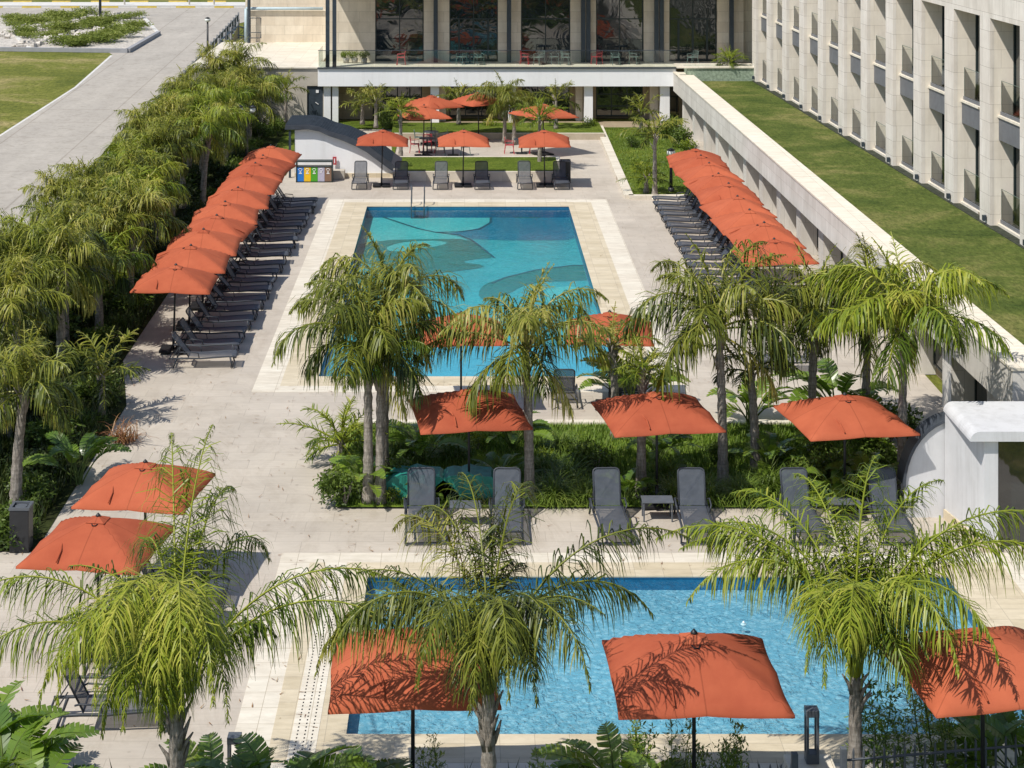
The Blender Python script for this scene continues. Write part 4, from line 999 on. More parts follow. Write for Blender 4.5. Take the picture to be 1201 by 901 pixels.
# near iron fence
fn = empty('iron_fence', (5.9, 28.0, 0), 0, 'low dark iron picket fence along the bottom right edge', 'fence')
def fence_run(xa, ya, xb, yb, ztop, zr, step=.17, parent=fn):
    L = math.hypot(xb - xa, yb - ya); n = int(L / step); mb = MB(); rl = MB()
    for i in range(n + 1):
        t = i / n; x, y = xa + (xb - xa) * t, ya + (yb - ya) * t
        mb.tube([(x, y, zr - .75), (x, y, ztop - .06), (x, y, ztop)], [.019, .019, .004], 4)
    for z in (zr, zr - .6): rl.tube([(xa, ya, z), (xb, yb, z)], .022, 5)
    W(mb, 'pickets', MT['grey_metal'], parent); W(rl, 'rail', MT['grey_metal'], parent)
fence_run(5.95, 28.15, 12.5, 29.2, 1.08, .90)
fence_run(2.2, 27.75, 5.1, 27.9, .98, .72)
for x, y in ((5.15, 27.95), (5.95, 28.12)):
    mb = MB(); mb.box(x - .05, x + .05, y - .05, y + .05, 0, 1.12); W(mb, 'post', MT['grey_metal'], fn, bevel=.01)

# road fence with posts
rf = empty('roadside_fence', (-18, 98, 0), 0, 'dark mesh fence with pale posts between the road and the palms', 'fence')
fl = [(-15.3, 50), (-15.75, 61), (-17.5, 98), (-18.3, 115), (-20.6, 163)]
def along(pts, step):
    out = []
    for (ax, ay), (bx, by) in zip(pts, pts[1:]):
        L = math.hypot(bx - ax, by - ay); n = max(1, round(L / step))
        for i in range(n): out.append((ax + (bx - ax) * i / n, ay + (by - ay) * i / n))
    return out + [pts[-1]]
pp = along(fl, 2.6)
for x, y in pp:
    mb = MB(); mb.box(x - .07, x + .07, y - .07, y + .07, 0, 1.45); W(mb, 'post', MT['kerb_grey'], rf)
rl = MB(); br = MB()
for (ax, ay), (bx, by) in zip(pp, pp[1:]):
    for z in (.15, .75, 1.25): rl.tube([(ax, ay, z), (bx, by, z)], .03, 4)
    for i in range(1, 14):
        t = i / 14; br.tube([(ax + (bx - ax) * t, ay + (by - ay) * t, .15), (ax + (bx - ax) * t, ay + (by - ay) * t, 1.25)], .014, 3)
W(rl, 'rail', MT['steel_blue'], rf); W(br, 'bars', MT['steel_blue'], rf)
# ramp wall with rail posts near the head of the ramp
rw = empty('ramp_wall', (-17.6, 130, 0), 0, 'sand coloured ramp wall with a stepped dark railing at the top left of the palms', 'wall')
mb = MB(); mb.add([(wx(262, 120), 120, 0), (wx(281, 128), 128, 0), (wx(281, 128), 128, 3.9), (wx(262, 120), 120, 1.2)], [(0, 1, 2, 3)]); mb.box(wx(281, 128), wx(281, 128) + .4, 120, 128, 0, 2.6)
W(mb, 'wall_face', varied('sand_plaster', (0.50, 0.40, 0.22), .85, .2, .1, 2), rw)
for i, (px, py) in enumerate(((257, 45), (264, 38), (271, 32), (279, 26), (287, 28), (291, 30))):
    Y = 120 + i * 2.4; zt = 15 - (py - VY) * Y / F
    mb = MB(); mb.tube([(wx(px, Y), Y, zt - 1.6), (wx(px, Y), Y, zt)], .09, 6); W(mb, 'post', MT['kerb_grey' if i < 4 else 'steel_blue'], rw)
mb = MB(); pts = [(wx(px, 120 + i * 2.4), 120 + i * 2.4, 15 - (py + 5 - VY) * (120 + i * 2.4) / F) for i, (px, py) in enumerate(((257, 45), (264, 38), (271, 32), (279, 26), (287, 28), (291, 30)))]
mb.tube(pts, .06, 5); mb.tube([(a, b, c - .6) for a, b, c in pts], .05, 5); mb.tube([(a, b, c - 1.1) for a, b, c in pts], .05, 5); W(mb, 'rail', MT['steel_blue'], rw)

# lamp posts
def lamp(x, y, h, label, double=False):
    t = empty('street_lamp', (x, y, 0), 0, label, 'lamp post', 'lamp posts')
    MB().tube([(0, 0, 0), (0, 0, h)], [.09, .06], 8).build('pole', MT['black_metal'], t, True)
    MB().tube([(0, 0, 0), (0, 0, .25)], .14, 8).build('foot', MT['black_metal'], t, True)
    s = [-.3, .3] if double else [0]
    for q in s:
        if double: MB().tube([(0, 0, h - .1), (q, 0, h)], .025, 5).build('arm', MT['black_metal'], t)
        g_ = MB().tube([(q, 0, h), (q, 0, h + .08), (q, 0, h + .2), (q, 0, h + .26)], [.07, .13, .13, .05] if double else [.1, .2, .2, .08], 10).build('lamp_head', MT['lamp_globe'], t, True)
        MB().tube([(q, 0, h + .26), (q, 0, h + .34)], [.2, .04], 10).build('lamp_cap', MT['black_metal'], g_, True)
Yl = 124; lamp(wx(243.5, Yl), Yl, 15 - (25 + 160) * Yl / F - .05, 'black lamp post with a pale round head beside the road at the top left')
Yl = 87; lamp(-10.6, Yl, 2.9, 'black lamp post with two pale heads beside the left palm bed', True)
Yl = 81.5; lamp(wx(787, Yl), Yl, 1.7, 'low garden lamp on the right lawn beside the first right parasol')
sp = MB(); Yp = 31500 / (22 + 160.0); xp = wx(117.5, Yp); sp.tube([(xp, Yp, 0), (xp, Yp, 9)], .13, 8); o = sp.build('utility_pole', MT['steel_blue'], None, True); tag(o, 'thin dark utility pole rising from the pebble island', 'pole')
for i, px in enumerate((146, 222, 251)):
    Yp = 190; mb = MB(); mb.tube([(wx(px, Yp), Yp, 0), (wx(px, Yp), Yp, 2.2 if i else 1.7)], .10, 6); o = mb.build('verge_post', MT['concrete'], None); tag(o, f'thin grey post on the verge beyond the cross road, {ORD[i]} from the left', 'post', 'posts on the far verge')

# ------------------------------------------------------------------ vegetation
def frond(mb, base, az, el, L, droop, nl, ll, lw, tone, rng, hang=0.5, N=14, rw=0.022, rsh=None, t0=0.2, segs=3, twist=0.0):
    p = Vector(base); step = L / N; pts = [p.copy()]; dirs = []
    for i in range(N):
        t = (i + .5) / N
        e = el - droop * (t ** 1.5)
        a = az + twist * t
        d = Vector((math.cos(e) * math.cos(a), math.cos(e) * math.sin(a), math.sin(e)))
        dirs.append(d); p = p + d * step; pts.append(p.copy())
    dirs.append(dirs[-1])
    mb.tube(pts, [rw * (1 - .8 * i / N) + .004 for i in range(N + 1)], 4, False, sh=0.78 if rsh is None else rsh)
    for i in range(nl):
        t = t0 + (1 - t0) * (i + rng.random() * .6) / nl
        u = t * N; k = min(int(u), N - 1); fr = u - k
        q = pts[k].lerp(pts[k + 1], fr); d = dirs[k]
        side = d.cross(Vector((0, 0, 1)))
        if side.length < .05: side = Vector((math.sin(az), -math.cos(az), 0))
        side.normalize(); up = side.cross(d).normalized()
        lf = ll * (math.sin(min(1, (t - t0) / (1 - t0) * 1.05 + .12) * math.pi) ** .55 * .9 + .12) * rng.uniform(.8, 1.15)
        for sg in (-1, 1):
            dd = (d * rng.uniform(.35, 1.05) + side * sg * rng.uniform(.5, 1) + up * rng.uniform(-.7, .75)).normalized(); hg = hang * rng.uniform(.45, 1.35)
            w0 = dd.cross(Vector((rng.uniform(-.4, .4), rng.uniform(-.4, .4), 1)))
            w0.normalize(); w = w0 * lw * .5
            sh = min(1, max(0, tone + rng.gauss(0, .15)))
            o = len(mb.v); c = q.copy(); ws = (.7, 1.0, .75, .12) if segs == 3 else (.8, .9, .12)
            for s_ in range(segs + 1):
                mb.v.append(tuple(c - w * ws[s_])); mb.v.append(tuple(c + w * ws[s_]))
                if s_ < segs:
                    dd = (dd + Vector((0, 0, -hg * (.35 + .65 * s_)))).normalized(); c = c + dd * (lf / segs)
            for s_ in range(segs): mb.face(o + 2 * s_, o + 2 * s_ + 1, o + 2 * s_ + 3, o + 2 * s_ + 2, sh=sh + (.1 if s_ == segs - 1 else 0))

def crown(seed, nf, L, nl, ll, lw, hang, mat, dead=2, spear=2, els=(75, -15), droops=(55, 110), name='crown'):
    rng = random.Random(seed); mb = MB(); ga = math.pi * (3 - 5 ** .5)
    for i in range(nf):
        t = i / max(1, nf - 1); az = i * ga + rng.uniform(-.25, .25)
        el = R(els[0] + (els[1] - els[0]) * t ** 1.1 + rng.uniform(-8, 8))
        Lf = L * rng.uniform(.72, 1.15) * (.8 + .2 * math.sin(t * math.pi))
        tone = .70 - .50 * t + rng.uniform(-.18, .2)  # lower fronds toned darker, the crown's own shade put into leaf colour
        frond(mb, (0.05 * math.cos(az), .05 * math.sin(az), -.12 * t), az, el, Lf, R(rng.uniform(*droops)), nl, ll, lw, tone, rng, hang, twist=rng.uniform(-.3, .3))
    for i in range(dead):
        az = rng.uniform(0, 6.28)
        frond(mb, (0, 0, -.2), az, R(-25), L * .7, R(60), nl // 2, ll * .8, lw, .97, rng, hang, rsh=.95)
    for i in range(spear):
        az = rng.uniform(0, 6.28)
        frond(mb, (0, 0, 0), az, R(84), L * .75, R(35), nl // 2, ll * .5, lw, .7, rng, hang * .4)
    return mb.mesh(name, mat, False)

def trunk(h, r0, r1, rng, lean=(0, 0), stubs=8, shaft=True):
    mb = MB(); n = max(6, int(h / .14)); pts = []; rr = []
    for i in range(n + 1):
        t = i / n; pts.append((lean[0] * t * t, lean[1] * t * t, h * t))
        r = r0 + (r1 - r0) * t + (.05 * math.exp(-t * h / .25)) + rng.uniform(-.008, .008) + (.012 if i % 2 else 0)
        rr.append(r)
    mb.tube(pts, rr, 10)
    for i in range(stubs):
        a = rng.uniform(0, 6.28); z = h * (1 - .3 * rng.random()) - .05; c = Vector((math.cos(a), math.sin(a), 0)); t = z / h
        b = Vector((lean[0] * t * t, lean[1] * t * t, z)) + c * r1 * .8
        mb.tube([b, b + c * .06 + Vector((0, 0, .16)), b + c * rng.uniform(.10, .2) + Vector((0, 0, .34))], [.05, .035, .012], 5)
    return mb

# crown variants shared by many palms
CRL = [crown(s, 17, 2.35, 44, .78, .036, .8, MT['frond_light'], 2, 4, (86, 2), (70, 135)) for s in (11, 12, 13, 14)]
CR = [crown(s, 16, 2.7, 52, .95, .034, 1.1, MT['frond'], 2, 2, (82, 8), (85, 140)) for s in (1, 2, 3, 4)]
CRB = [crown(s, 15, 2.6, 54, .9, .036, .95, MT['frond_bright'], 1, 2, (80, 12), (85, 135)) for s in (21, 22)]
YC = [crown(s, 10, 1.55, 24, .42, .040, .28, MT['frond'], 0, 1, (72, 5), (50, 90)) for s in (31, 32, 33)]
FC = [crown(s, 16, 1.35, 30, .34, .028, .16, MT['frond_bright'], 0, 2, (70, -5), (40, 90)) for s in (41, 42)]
def palm(x, y, h, cr, label, cat='palm tree', group=None, sc=1.0, rz=None, r=.14, lean=(0, 0), rng=None, z=0.03, name='palm_tree', stubs=8):
    rng = rng or random.Random(int(x * 100 + y * 7))
    t = empty(name, (x, y, z), 0, label, cat, group)
    trunk(h, r * 1.15, r * .75, rng, lean, stubs).build('trunk', MT['bark'], t, True)
    inst('crown', cr, t, (lean[0], lean[1], h), rng.uniform(0, 6.28) if rz is None else rz, sc)
    return t

# near palms, fronds placed one by one: az (deg, 0 = right, 90 = away), elevation, length, droop
def hand_crown(fr, mat, seed, ll=.98, lw=.026, nl=92, hang=1.15, tw=.2):
    rng = random.Random(seed); mb = MB()
    for az, el, L, dr, tone in fr:
        frond(mb, (0.06 * math.cos(R(az)), .06 * math.sin(R(az)), rng.uniform(-.1, .05)), R(az), R(el), L, R(dr), nl, ll, lw, tone, rng, hang, N=18, rw=.022, t0=.27, twist=rng.uniform(-tw, tw))
    for k in range(7):
        frond(mb, (0, 0, -.05), rng.uniform(0, 6.28), R(rng.uniform(80, 89)), rng.uniform(2.6, 3.6), R(rng.uniform(90, 150)), nl - 20, ll * .85, lw, rng.uniform(.05, .3), rng, hang, N=16, rw=.02, t0=.25)  # extra dark fronds paint the shaded inside of the crown
    return mb.mesh('crown', mat, False)
pa = hand_crown([(178, 72, 4.9, 118, .38), (196, 68, 4.5, 124, .42), (2, 70, 5.0, 106, .30), (-12, 64, 4.9, 104, .20), (84, 88, 5.4, 88, .5), (102, 86, 5.6, 96, .48), (76, 86, 5.2, 120, .4), (-80, 90, 6.0, 170, .78), (-100, 91, 6.1, 168, .84), (-90, 88, 5.6, 165, .76),
                  (-70, 90, 5.5, 170, .66), (-112, 90, 5.6, 170, .74), (-94, 84, 4.6, 165, .58), (-82, 82, 4.0, 165, .45), (-106, 82, 4.0, 165, .45), (-64, 86, 4.8, 168, .5), (-122, 87, 5.0, 168, .56), (90, 86, 4.4, 140, .3), (110, 86, 4.6, 150, .35), (66, 86, 4.8, 155, .3), (-88, 80, 3.2, 160, .35)], MT['frond_bright'], 7, tw=.15)
pb = hand_crown([(8, 76, 5.0, 106, .35), (170, 74, 3.8, 150, .42), (190, 72, 4.2, 158, .97), (200, 84, 4.4, 165, .5), (110, 86, 4.6, 130, .55), (75, 86, 4.8, 118, .5), (-60, 87, 4.6, 168, .55), (-80, 89, 4.9, 168, .64),
                  (-112, 89, 4.6, 168, .58), (95, 86, 4.8, 110, .42), (0, 80, 4.0, 140, .36), (125, 84, 4.6, 135, .97), (-100, 82, 3.4, 165, .4), (85, 82, 3.8, 118, .35), (-75, 84, 3.6, 165, .42), (-92, 86, 4.2, 168, .7)], MT['frond'], 8, tw=.15)
pc = hand_crown([(178, 78, 4.7, 110, .65), (164, 80, 4.2, 116, .58), (4, 78, 5.0, 100, .58), (-12, 74, 4.8, 114, .62), (50, 84, 4.4, 100, .52), (75, 86, 4.5, 100, .55), (100, 86, 4.4, 108, .65), (130, 84, 4.4, 115, .58), (192, 82, 4.4, 140, .62),
                  (236, 87, 4.4, 165, .70), (-72, 88, 4.5, 168, .68), (-100, 88, 4.6, 168, .74), (-50, 85, 4.4, 158, .58), (85, 80, 3.6, 112, .42), (25, 82, 4.2, 125, .4), (150, 83, 4.2, 125, .42), (-86, 82, 3.4, 165, .4), (-116, 84, 4.0, 165, .5)], MT['frond_bright'], 9, tw=.2)
def near_palm(px, Y, opy, cr, label, sc, r, lean=(0, 0), stubs=10):
    h = 15 - (opy - VY) * Y / F
    return palm((px - VX) * Y / F, Y, h, cr, label, sc=sc, rz=0, r=r, lean=lean, stubs=stubs)
near_palm(207, 26.4, 838, pa, 'large drooping palm in front at the lower left, bright yellow green', .88, .125)
near_palm(573, 26.1, 815, pb, 'drooping palm at the bottom centre in front of the near pool with one withered frond', .86, .115, stubs=12)
near_palm(1003, 28.6, 795, pc, 'spreading yellow green palm at the lower right in front of the near pool', .95, .11, stubs=8)

# palms in the middle bed: base pixel, crown height pixel
mids = [(432, 598, 420, 0, 1.02, 'with the thickest pale trunk at the left end'), (450, 562, 372, 1, 1.0, 'close behind the leftmost one'), (446, 598, 445, 'b0', .62, 'short and bright between the two left trunks'),
        (621, 596, 425, 2, 1.0, 'right of the left middle parasol'), (752, 585, 450, 'f', .8, 'slim and stiff beside the central parasol'), (848, 572, 398, 3, 1.15, 'with a heavy hanging crown right of the central parasol'),
        (886, 560, 450, 'y', .9, 'small and ragged right of the heavy hanging one'), (952, 540, 385, 0, 1.0, 'behind the right middle parasol'), (1015, 520, 375, 1, 1.05, 'behind and right of the right middle parasol'),
        (1058, 590, 400, 'b1', 1.12, 'tall and bright beside the white cabin'), (722, 520, 420, 'y2', .95, 'slender behind the central parasol')]
for px, py, cpy, v_, sc, d_ in mids:
    x, y = G(px, py); y += .35; x = (px - VX) * y / F; h = 15 - (cpy - VY) * y / F + .35; sc *= 1.02
    cr = {'b0': CRB[0], 'b1': CRB[1], 'f': FC[0], 'y': YC[0], 'y2': YC[1]}.get(v_, CR[v_] if isinstance(v_, int) else None)
    palm(x, y, max(1.0, h), cr, f'palm in the middle bed, {d_}', group='palms of the middle bed', sc=sc, r=.10 if v_ in ('f', 'y', 'y2') else .105, lean=(random.uniform(-.15, .15), random.uniform(-.1, .1)))
# left bed palms
rgp = random.Random(77); k = 0
rows = []
y = 41.0
for spec in [(-10.6, 41.5), (-12.6, 43.0), (-11.6, 46.5), (-14.2, 46.0), (-12.4, 50.5), (-14.6, 51.5), (-11.9, 54.5), (-14.3, 56.5), (-12.2, 59), (-15.0, 61), (-12.6, 63.5), (-15.2, 66.0), (-12.4, 68.0), (-14.6, 70.5), (-12.3, 73), (-15.4, 75.5),
             (-12.6, 77.5), (-15.0, 81), (-12.4, 82.5), (-15.4, 86), (-12.8, 88), (-15.8, 91), (-12.6, 93.5), (-15.0, 96.5), (-12.4, 98.5), (-16.4, 101), (-14.0, 103)]:
    rows.append(((spec[0] if spec[0] > -13.6 else spec[0] + .75) + rgp.uniform(-.4, .4), spec[1] + rgp.uniform(-.5, .5)))
Yq = 52.0
while Yq < 103:
    rows.append((-11.6 + rgp.uniform(-.5, .3), Yq)); rows.append((-13.6 + rgp.uniform(-.5, .5), Yq + 1.4)); Yq += 4.3
rows.sort(key=lambda q: q[1])
LN = ORD + ['twenty-eighth', 'twenty-ninth'] + ['thirt' + q for q in ('ieth', 'y-first', 'y-second', 'y-third', 'y-fourth', 'y-fifth', 'y-sixth', 'y-seventh', 'y-eighth', 'y-ninth')] + ['fort' + q for q in ('ieth', 'y-first', 'y-second', 'y-third', 'y-fourth', 'y-fifth', 'y-sixth', 'y-seventh', 'y-eighth', 'y-ninth')] + ['fiftieth', 'fifty-first', 'fifty-second', 'fifty-third', 'fifty-fourth', 'fifty-fifth']
for i, (x, y) in enumerate(rows):
    b = rgp.random() < .5
    h = rgp.uniform(2.0, 3.8) if y > 55 else rgp.uniform(3.0, 3.9)
    x = max(x, -13.7 - max(0, (y - 85) * .05))
    palm(x, y, h * .92, CRB[i % 2] if b and i % 2 else CRL[i % 4], f'palm of the long left bed beside the road, {LN[i]} from the near end', group='palms of the left bed', sc=rgp.uniform(.78, 1.02), r=.12, rng=rgp, lean=(rgp.uniform(-.35, .35), rgp.uniform(-.3, .3)))
# terrace and lawn small palms
smalls = [(425, 152, 128, 'y', 'beside the white cabin at the left of the terrace'), (441, 156, 125, 'y', 'second from the left behind the arched cabin'), (470, 190, 130, 'f', 'upright at the left end of the terrace planter'),
          (592, 168, 118, 'c', 'broad and drooping in the middle of the cafe terrace'), (603, 170, 128, 'c2', 'leaning beside the broad drooping terrace one'), (633, 200, 138, 'f2', 'young and bright in front of the right terrace parasol'),
          (538, 152, 122, 'y2', 'slender behind the back terrace parasols'), (652, 158, 122, 'y3', 'slender at the right end behind the terrace'), (768, 232, 158, 'y2', 'arching over the right lawn in the front'),
          (752, 160, 138, 'y3', 'on the right lawn near the dark windows'), (758, 228, 208, 'f', 'low and stiff at the foot of the arching lawn one'), (335, 150, 110, 'y', 'with bare reddish stalks beside the stair')]
for px, py, cpy, v_, d_ in smalls:
    x, y = G(px, py); h = max(.5, 15 - (cpy - VY) * y / F)
    cr, sc = {'y': (YC[0], 1.1), 'y2': (YC[1], 1.15), 'y3': (YC[2], 1.1), 'f': (FC[0], 1.0), 'f2': (FC[1], 1.1), 'c': (CR[1], .85), 'c2': (CR[2], .55)}[v_]
    palm(x, y, h, cr, f'small palm {d_}', group='small palms around the terrace', sc=sc, r=.09, z=.05 if py > 160 else .3, stubs=4)
pt = palm(wx(855, 102), 102, .35, FC[1], 'small yellow green palm in the mosaic planter on the roof', sc=.95, r=.1, z=3.4, stubs=3)

# shrubs
def leafball(seed, n, rx, ry, rz, ls, mat, name='foliage', narrow=.4, up=.3):
    rng = random.Random(seed); mb = MB()
    lobes = [(rng.uniform(-.5, .5) * rx, rng.uniform(-.5, .5) * ry, rz * rng.uniform(.35, .9), rng.uniform(.45, .7)) for _ in range(6)]
    for i in range(n):
        lx_, ly_, lz_, lr = rng.choice(lobes)
        d = Vector((rng.gauss(0, 1), rng.gauss(0, 1), rng.gauss(0, 1))).normalized() * (rng.random() ** .4)
        p = Vector((lx_ + d.x * rx * lr, ly_ + d.y * ry * lr, max(.03, lz_ + d.z * rz * lr * .8)))
        a = Vector((rng.gauss(0, 1), rng.gauss(0, 1), rng.gauss(0, 1) + up)).normalized(); b = a.cross(Vector((rng.gauss(0, 1), rng.gauss(0, 1), rng.gauss(0, 1)))).normalized()
        l = ls * rng.uniform(.6, 1.4); w = l * narrow * .5
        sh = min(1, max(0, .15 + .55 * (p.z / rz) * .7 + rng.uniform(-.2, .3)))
        mb.add([p, p + a * l * .5 + b * w, p + a * l, p + a * l * .5 - b * w], [(0, 1, 2, 3)], sh)
    return mb.mesh(name, mat)
def blades(seed, n, L, w, spread, mat, droop=1.2, name='foliage'):
    rng = random.Random(seed); mb = MB()
    for i in range(n):
        az = rng.uniform(0, 6.28); el = R(rng.uniform(35, 88)); l = L * rng.uniform(.5, 1.1); p = Vector((rng.gauss(0, spread), rng.gauss(0, spread), 0))
        s = Vector((-math.sin(az), math.cos(az), 0)) * w * .5; sh = rng.uniform(.15, .8); o = len(mb.v); e = el
        for k in range(5):
            f = (1, .95, .8, .5, .08)[k]
            mb.v.append(tuple(p - s * f)); mb.v.append(tuple(p + s * f)); p = p + Vector((math.cos(e) * math.cos(az), math.cos(e) * math.sin(az), math.sin(e))) * l / 4; e -= droop * rng.uniform(.2, .5)
        for k in range(4): mb.face(o + 2 * k, o + 2 * k + 1, o + 2 * k + 3, o + 2 * k + 2, sh=sh)
    return mb.mesh(name, mat)
def paddles(seed, n, L, mat, lw=.28):
    """strelitzia: petioles with big paddle leaves split at the edges"""
    rng = random.Random(seed); leaf = MB(); st = MB()
    for i in range(n):
        az = rng.uniform(0, 6.28); e = R(rng.uniform(48, 86)); p = Vector((rng.gauss(0, .06), rng.gauss(0, .06), 0)); pts = [p.copy()]
        for k in range(4): p = p + Vector((math.cos(e) * math.cos(az), math.cos(e) * math.sin(az), math.sin(e))) * L * .11; pts.append(p.copy()); e -= .06
        N = 15; LL = L * rng.uniform(.55, .8); side = Vector((-math.sin(az), math.cos(az), 0)); sh0 = rng.uniform(.25, .8); mid = [p.copy()]; tl = rng.uniform(-.5, .5)
        for k in range(N): e -= rng.uniform(.05, .12); p = p + Vector((math.cos(e) * math.cos(az), math.cos(e) * math.sin(az), math.sin(e))) * LL / N; mid.append(p.copy())
        pts += mid[1:]; st.tube(pts, [.022 * (1 - .8 * k / len(pts)) for k in range(len(pts))], 4)
        for sg in (-1, 1):
            for k in range(N):
                t = (k + .5) / N; wv = lw * L * .5 * math.sin(min(1, t * .9 + .1) * math.pi) ** .6
                fold = Vector((0, 0, rng.uniform(-.12, .16))); sd = (side * sg + fold + Vector((0, 0, .25 + tl * sg))).normalized()
                fw = (mid[k + 1] - mid[k]); jit = rng.uniform(0, .12)
                a, b = mid[k], mid[k + 1]
                leaf.add([a, b, b + sd * wv + fw * .35, a + sd * wv * (1 - .12 * rng.random()) + fw * (.35 + jit)], [(0, 1, 2, 3)], min(1, max(0, sh0 + rng.uniform(-.12, .12))))
    return leaf.mesh('leaves', mat), st.mesh('stalks', MT['stem_green'])
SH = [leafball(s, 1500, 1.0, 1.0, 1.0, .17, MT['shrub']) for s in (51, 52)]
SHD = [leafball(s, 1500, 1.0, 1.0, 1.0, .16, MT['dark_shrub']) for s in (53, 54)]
GR = [blades(s, 330, .95, .022, .14, MT['grassy']) for s in (61, 62)]
GRB = [blades(s, 260, .8, .03, .16, MT['frond_bright']) for s in (63,)]
PD = [paddles(s, 13, 1.6, MT['broad']) for s in (71, 72, 73)]
YB = [leafball(64, 900, 1.0, 1.0, 1.0, .15, MT['frond_bright'], narrow=.5)]
RD = [blades(65, 120, .8, .03, .15, MT['red_leaf'])]
def stems_of(seed, n, h):
    rng = random.Random(seed); mb = MB()
    for _ in range(n):
        a = rng.uniform(0, 6.28); r = rng.uniform(.1, .45); mb.tube([(0, 0, 0), (r * .5 * math.cos(a), r * .5 * math.sin(a), h * .5), (r * math.cos(a), r * math.sin(a), h)], [.025, .018, .008], 4)
    return mb.mesh('stems', MT['bark'])
STM = stems_of(3, 8, .8)
def shrub(x, y, me, label, sc, group, cat='shrub', z=.04, name='shrub', stems=True):
    r_ = random.Random(int(x * 331 + y * 17)); t = empty(name, (x, y, z), 0, label, cat, group)
    o = inst('foliage', me, t, (0, 0, 0), r_.uniform(0, 6.28), 1); o.scale = sc if isinstance(sc, tuple) else (sc, sc, sc)
    if stems: s = inst('stems', STM, t, (0, 0, 0), r_.uniform(0, 6.28), 1); s.scale = o.scale
    return t
def paddle_plant(x, y, i, sc, label, group='broad leaved bird of paradise plants'):
    r_ = random.Random(int(x * 31 + y * 7)); t = empty('banana_like_plant', (x, y, .04), 0, label, 'broad leaved plant', group)
    rz = r_.uniform(0, 6.28); inst('leaves', PD[i][0], t, (0, 0, 0), rz, sc); inst('stalks', PD[i][1], t, (0, 0, 0), rz, sc)

# hedge shrubs of the left bed
rs_ = random.Random(9); k = 0
def edge_x(Y):
    return -9.5 if Y < 49.5 else (-9.5 - (Y - 49.5) * .21 if Y < 53.5 else -10.35)
Y = 39.6; kk = 0
nm = ORD + ['twenty-eighth', 'twenty-ninth', 'thirtieth', 'thirty-first', 'thirty-second', 'thirty-third', 'thirty-fourth', 'thirty-fifth', 'thirty-sixth', 'thirty-seventh', 'thirty-eighth']
while Y < 102:
    s = rs_.uniform(.7, 1.0); m_ = rs_.choice(SHD + SH + GR)
    shrub(edge_x(Y) - s * .75 - rs_.uniform(0, .2), Y, m_, f'low shrub along the paving edge of the left palm bed, {nm[kk]} from the near end', (s, s, s * rs_.uniform(.6, .9)), 'shrubs along the left bed edge', stems=m_ not in GR); kk += 1
    Y += rs_.uniform(1.6, 2.3)
Y = 40.5; kk = 0
while Y < 118:
    s = rs_.uniform(1.0, 1.35); xf = -15.2 - (Y - 50) * .046 if Y > 50 else -15.2
    shrub(xf + s * .75, Y, rs_.choice(SHD), f'dark shrub in the hedge behind the roadside fence, {nm[min(kk, len(nm) - 1)]} from the near end', (s, s, s * rs_.uniform(.55, .85)), 'hedge shrubs behind the roadside fence'); kk += 1
    Y += 2.2
Y = 40.2; kk = 0
while Y < 103:
    s = rs_.uniform(1.0, 1.4)
    shrub(-12.9 + rs_.uniform(-.6, .6), Y, rs_.choice(SHD + SH), f'dense shrub under the middle of the left palm bed, {nm[min(kk, len(nm) - 1)]} from the near end', (s * 1.2, s, s * .8), 'understorey shrubs of the left bed'); kk += 1
    Y += 2.1
for x, y in ((*G(122, 545),), (*G(60, 660),)): pass
x, y = G(130, 520); shrub(x + .3, y, RD[0], 'reddish dry clump at the paving edge of the left bed', 1.0, None, 'shrub', stems=False)
x, y = G(120, 490); palm(x, y, 1.2, YC[2], 'low young palm at the paving edge of the left bed', sc=1.1, r=.08, stubs=3)
x, y = G(90, 570); paddle_plant(x, y, 0, .9, 'broad leaved plant at the near end of the left bed')
# middle bed plants
mp = [(405, 595, 'S', .8), (425, 585, 'P', .75), (408, 560, 'B', .7), (470, 575, 'S', .7), (470, 540, 'G', 1.0), (495, 545, 'P', .8), (530, 540, 'G', .9), (560, 530, 'B', .6), (585, 575, 'P', .6), (505, 590, 'P', .45), (600, 530, 'P', .8), (640, 560, 'G', 1.0), (648, 590, 'G', 1.05), (668, 575, 'G', 1.1),
      (690, 590, 'G', .9), (700, 560, 'S', .8), (735, 590, 'P', .55), (660, 530, 'G', .8), (790, 590, 'G', .9), (782, 565, 'G', .9), (830, 590, 'G', 1.0), (870, 590, 'G', 1.0), (905, 580, 'G', 1.0), (900, 560, 'P', .8), (945, 580, 'S', .8), (975, 590, 'P', .7), (1000, 575, 'S', .9),
      (1020, 590, 'P', .75), (1040, 580, 'G', .9), (985, 545, 'P', .9), (960, 555, 'S', .7), (1060, 600, 'S', .7), (1020, 545, 'S', .9), (640, 545, 'B', .5), (770, 545, 'P', .75), (740, 480, 'P', 1.1), (880, 500, 'P', 1.0), (985, 500, 'P', 1.25), (920, 545, 'B', .6), (460, 592, 'B', .5), (850, 545, 'S', .5), (1045, 520, 'S', 1.0), (725, 470, 'P', .8)]
cnt = {}
for px, py, kd, s in mp:
    x, y = G(px, py); cnt[kd] = cnt.get(kd, 0) + 1; i = cnt[kd]; side_ = f'{"front" if py > 570 else "back"} half of the middle bed'
    if kd == 'P': paddle_plant(x, y, i % 3, s, f'broad leaved plant in the {side_}, {nm[i - 1]} from the left')
    elif kd == 'G': shrub(x, y, GR[i % 2], f'arching grass clump in the {side_}, {nm[i - 1]} from the left', s, 'grass clumps of the middle bed', 'grass clump', name='grass_clump', stems=False)
    elif kd == 'B': shrub(x, y, YB[0], f'bright yellow green shrub in the {side_}, {nm[i - 1]} from the left', s * .6, 'bright shrubs of the middle bed')
    else: shrub(x, y, SH[i % 2], f'leafy green shrub in the {side_}, {nm[i - 1]} from the left', s * .8, 'leafy shrubs of the middle bed')
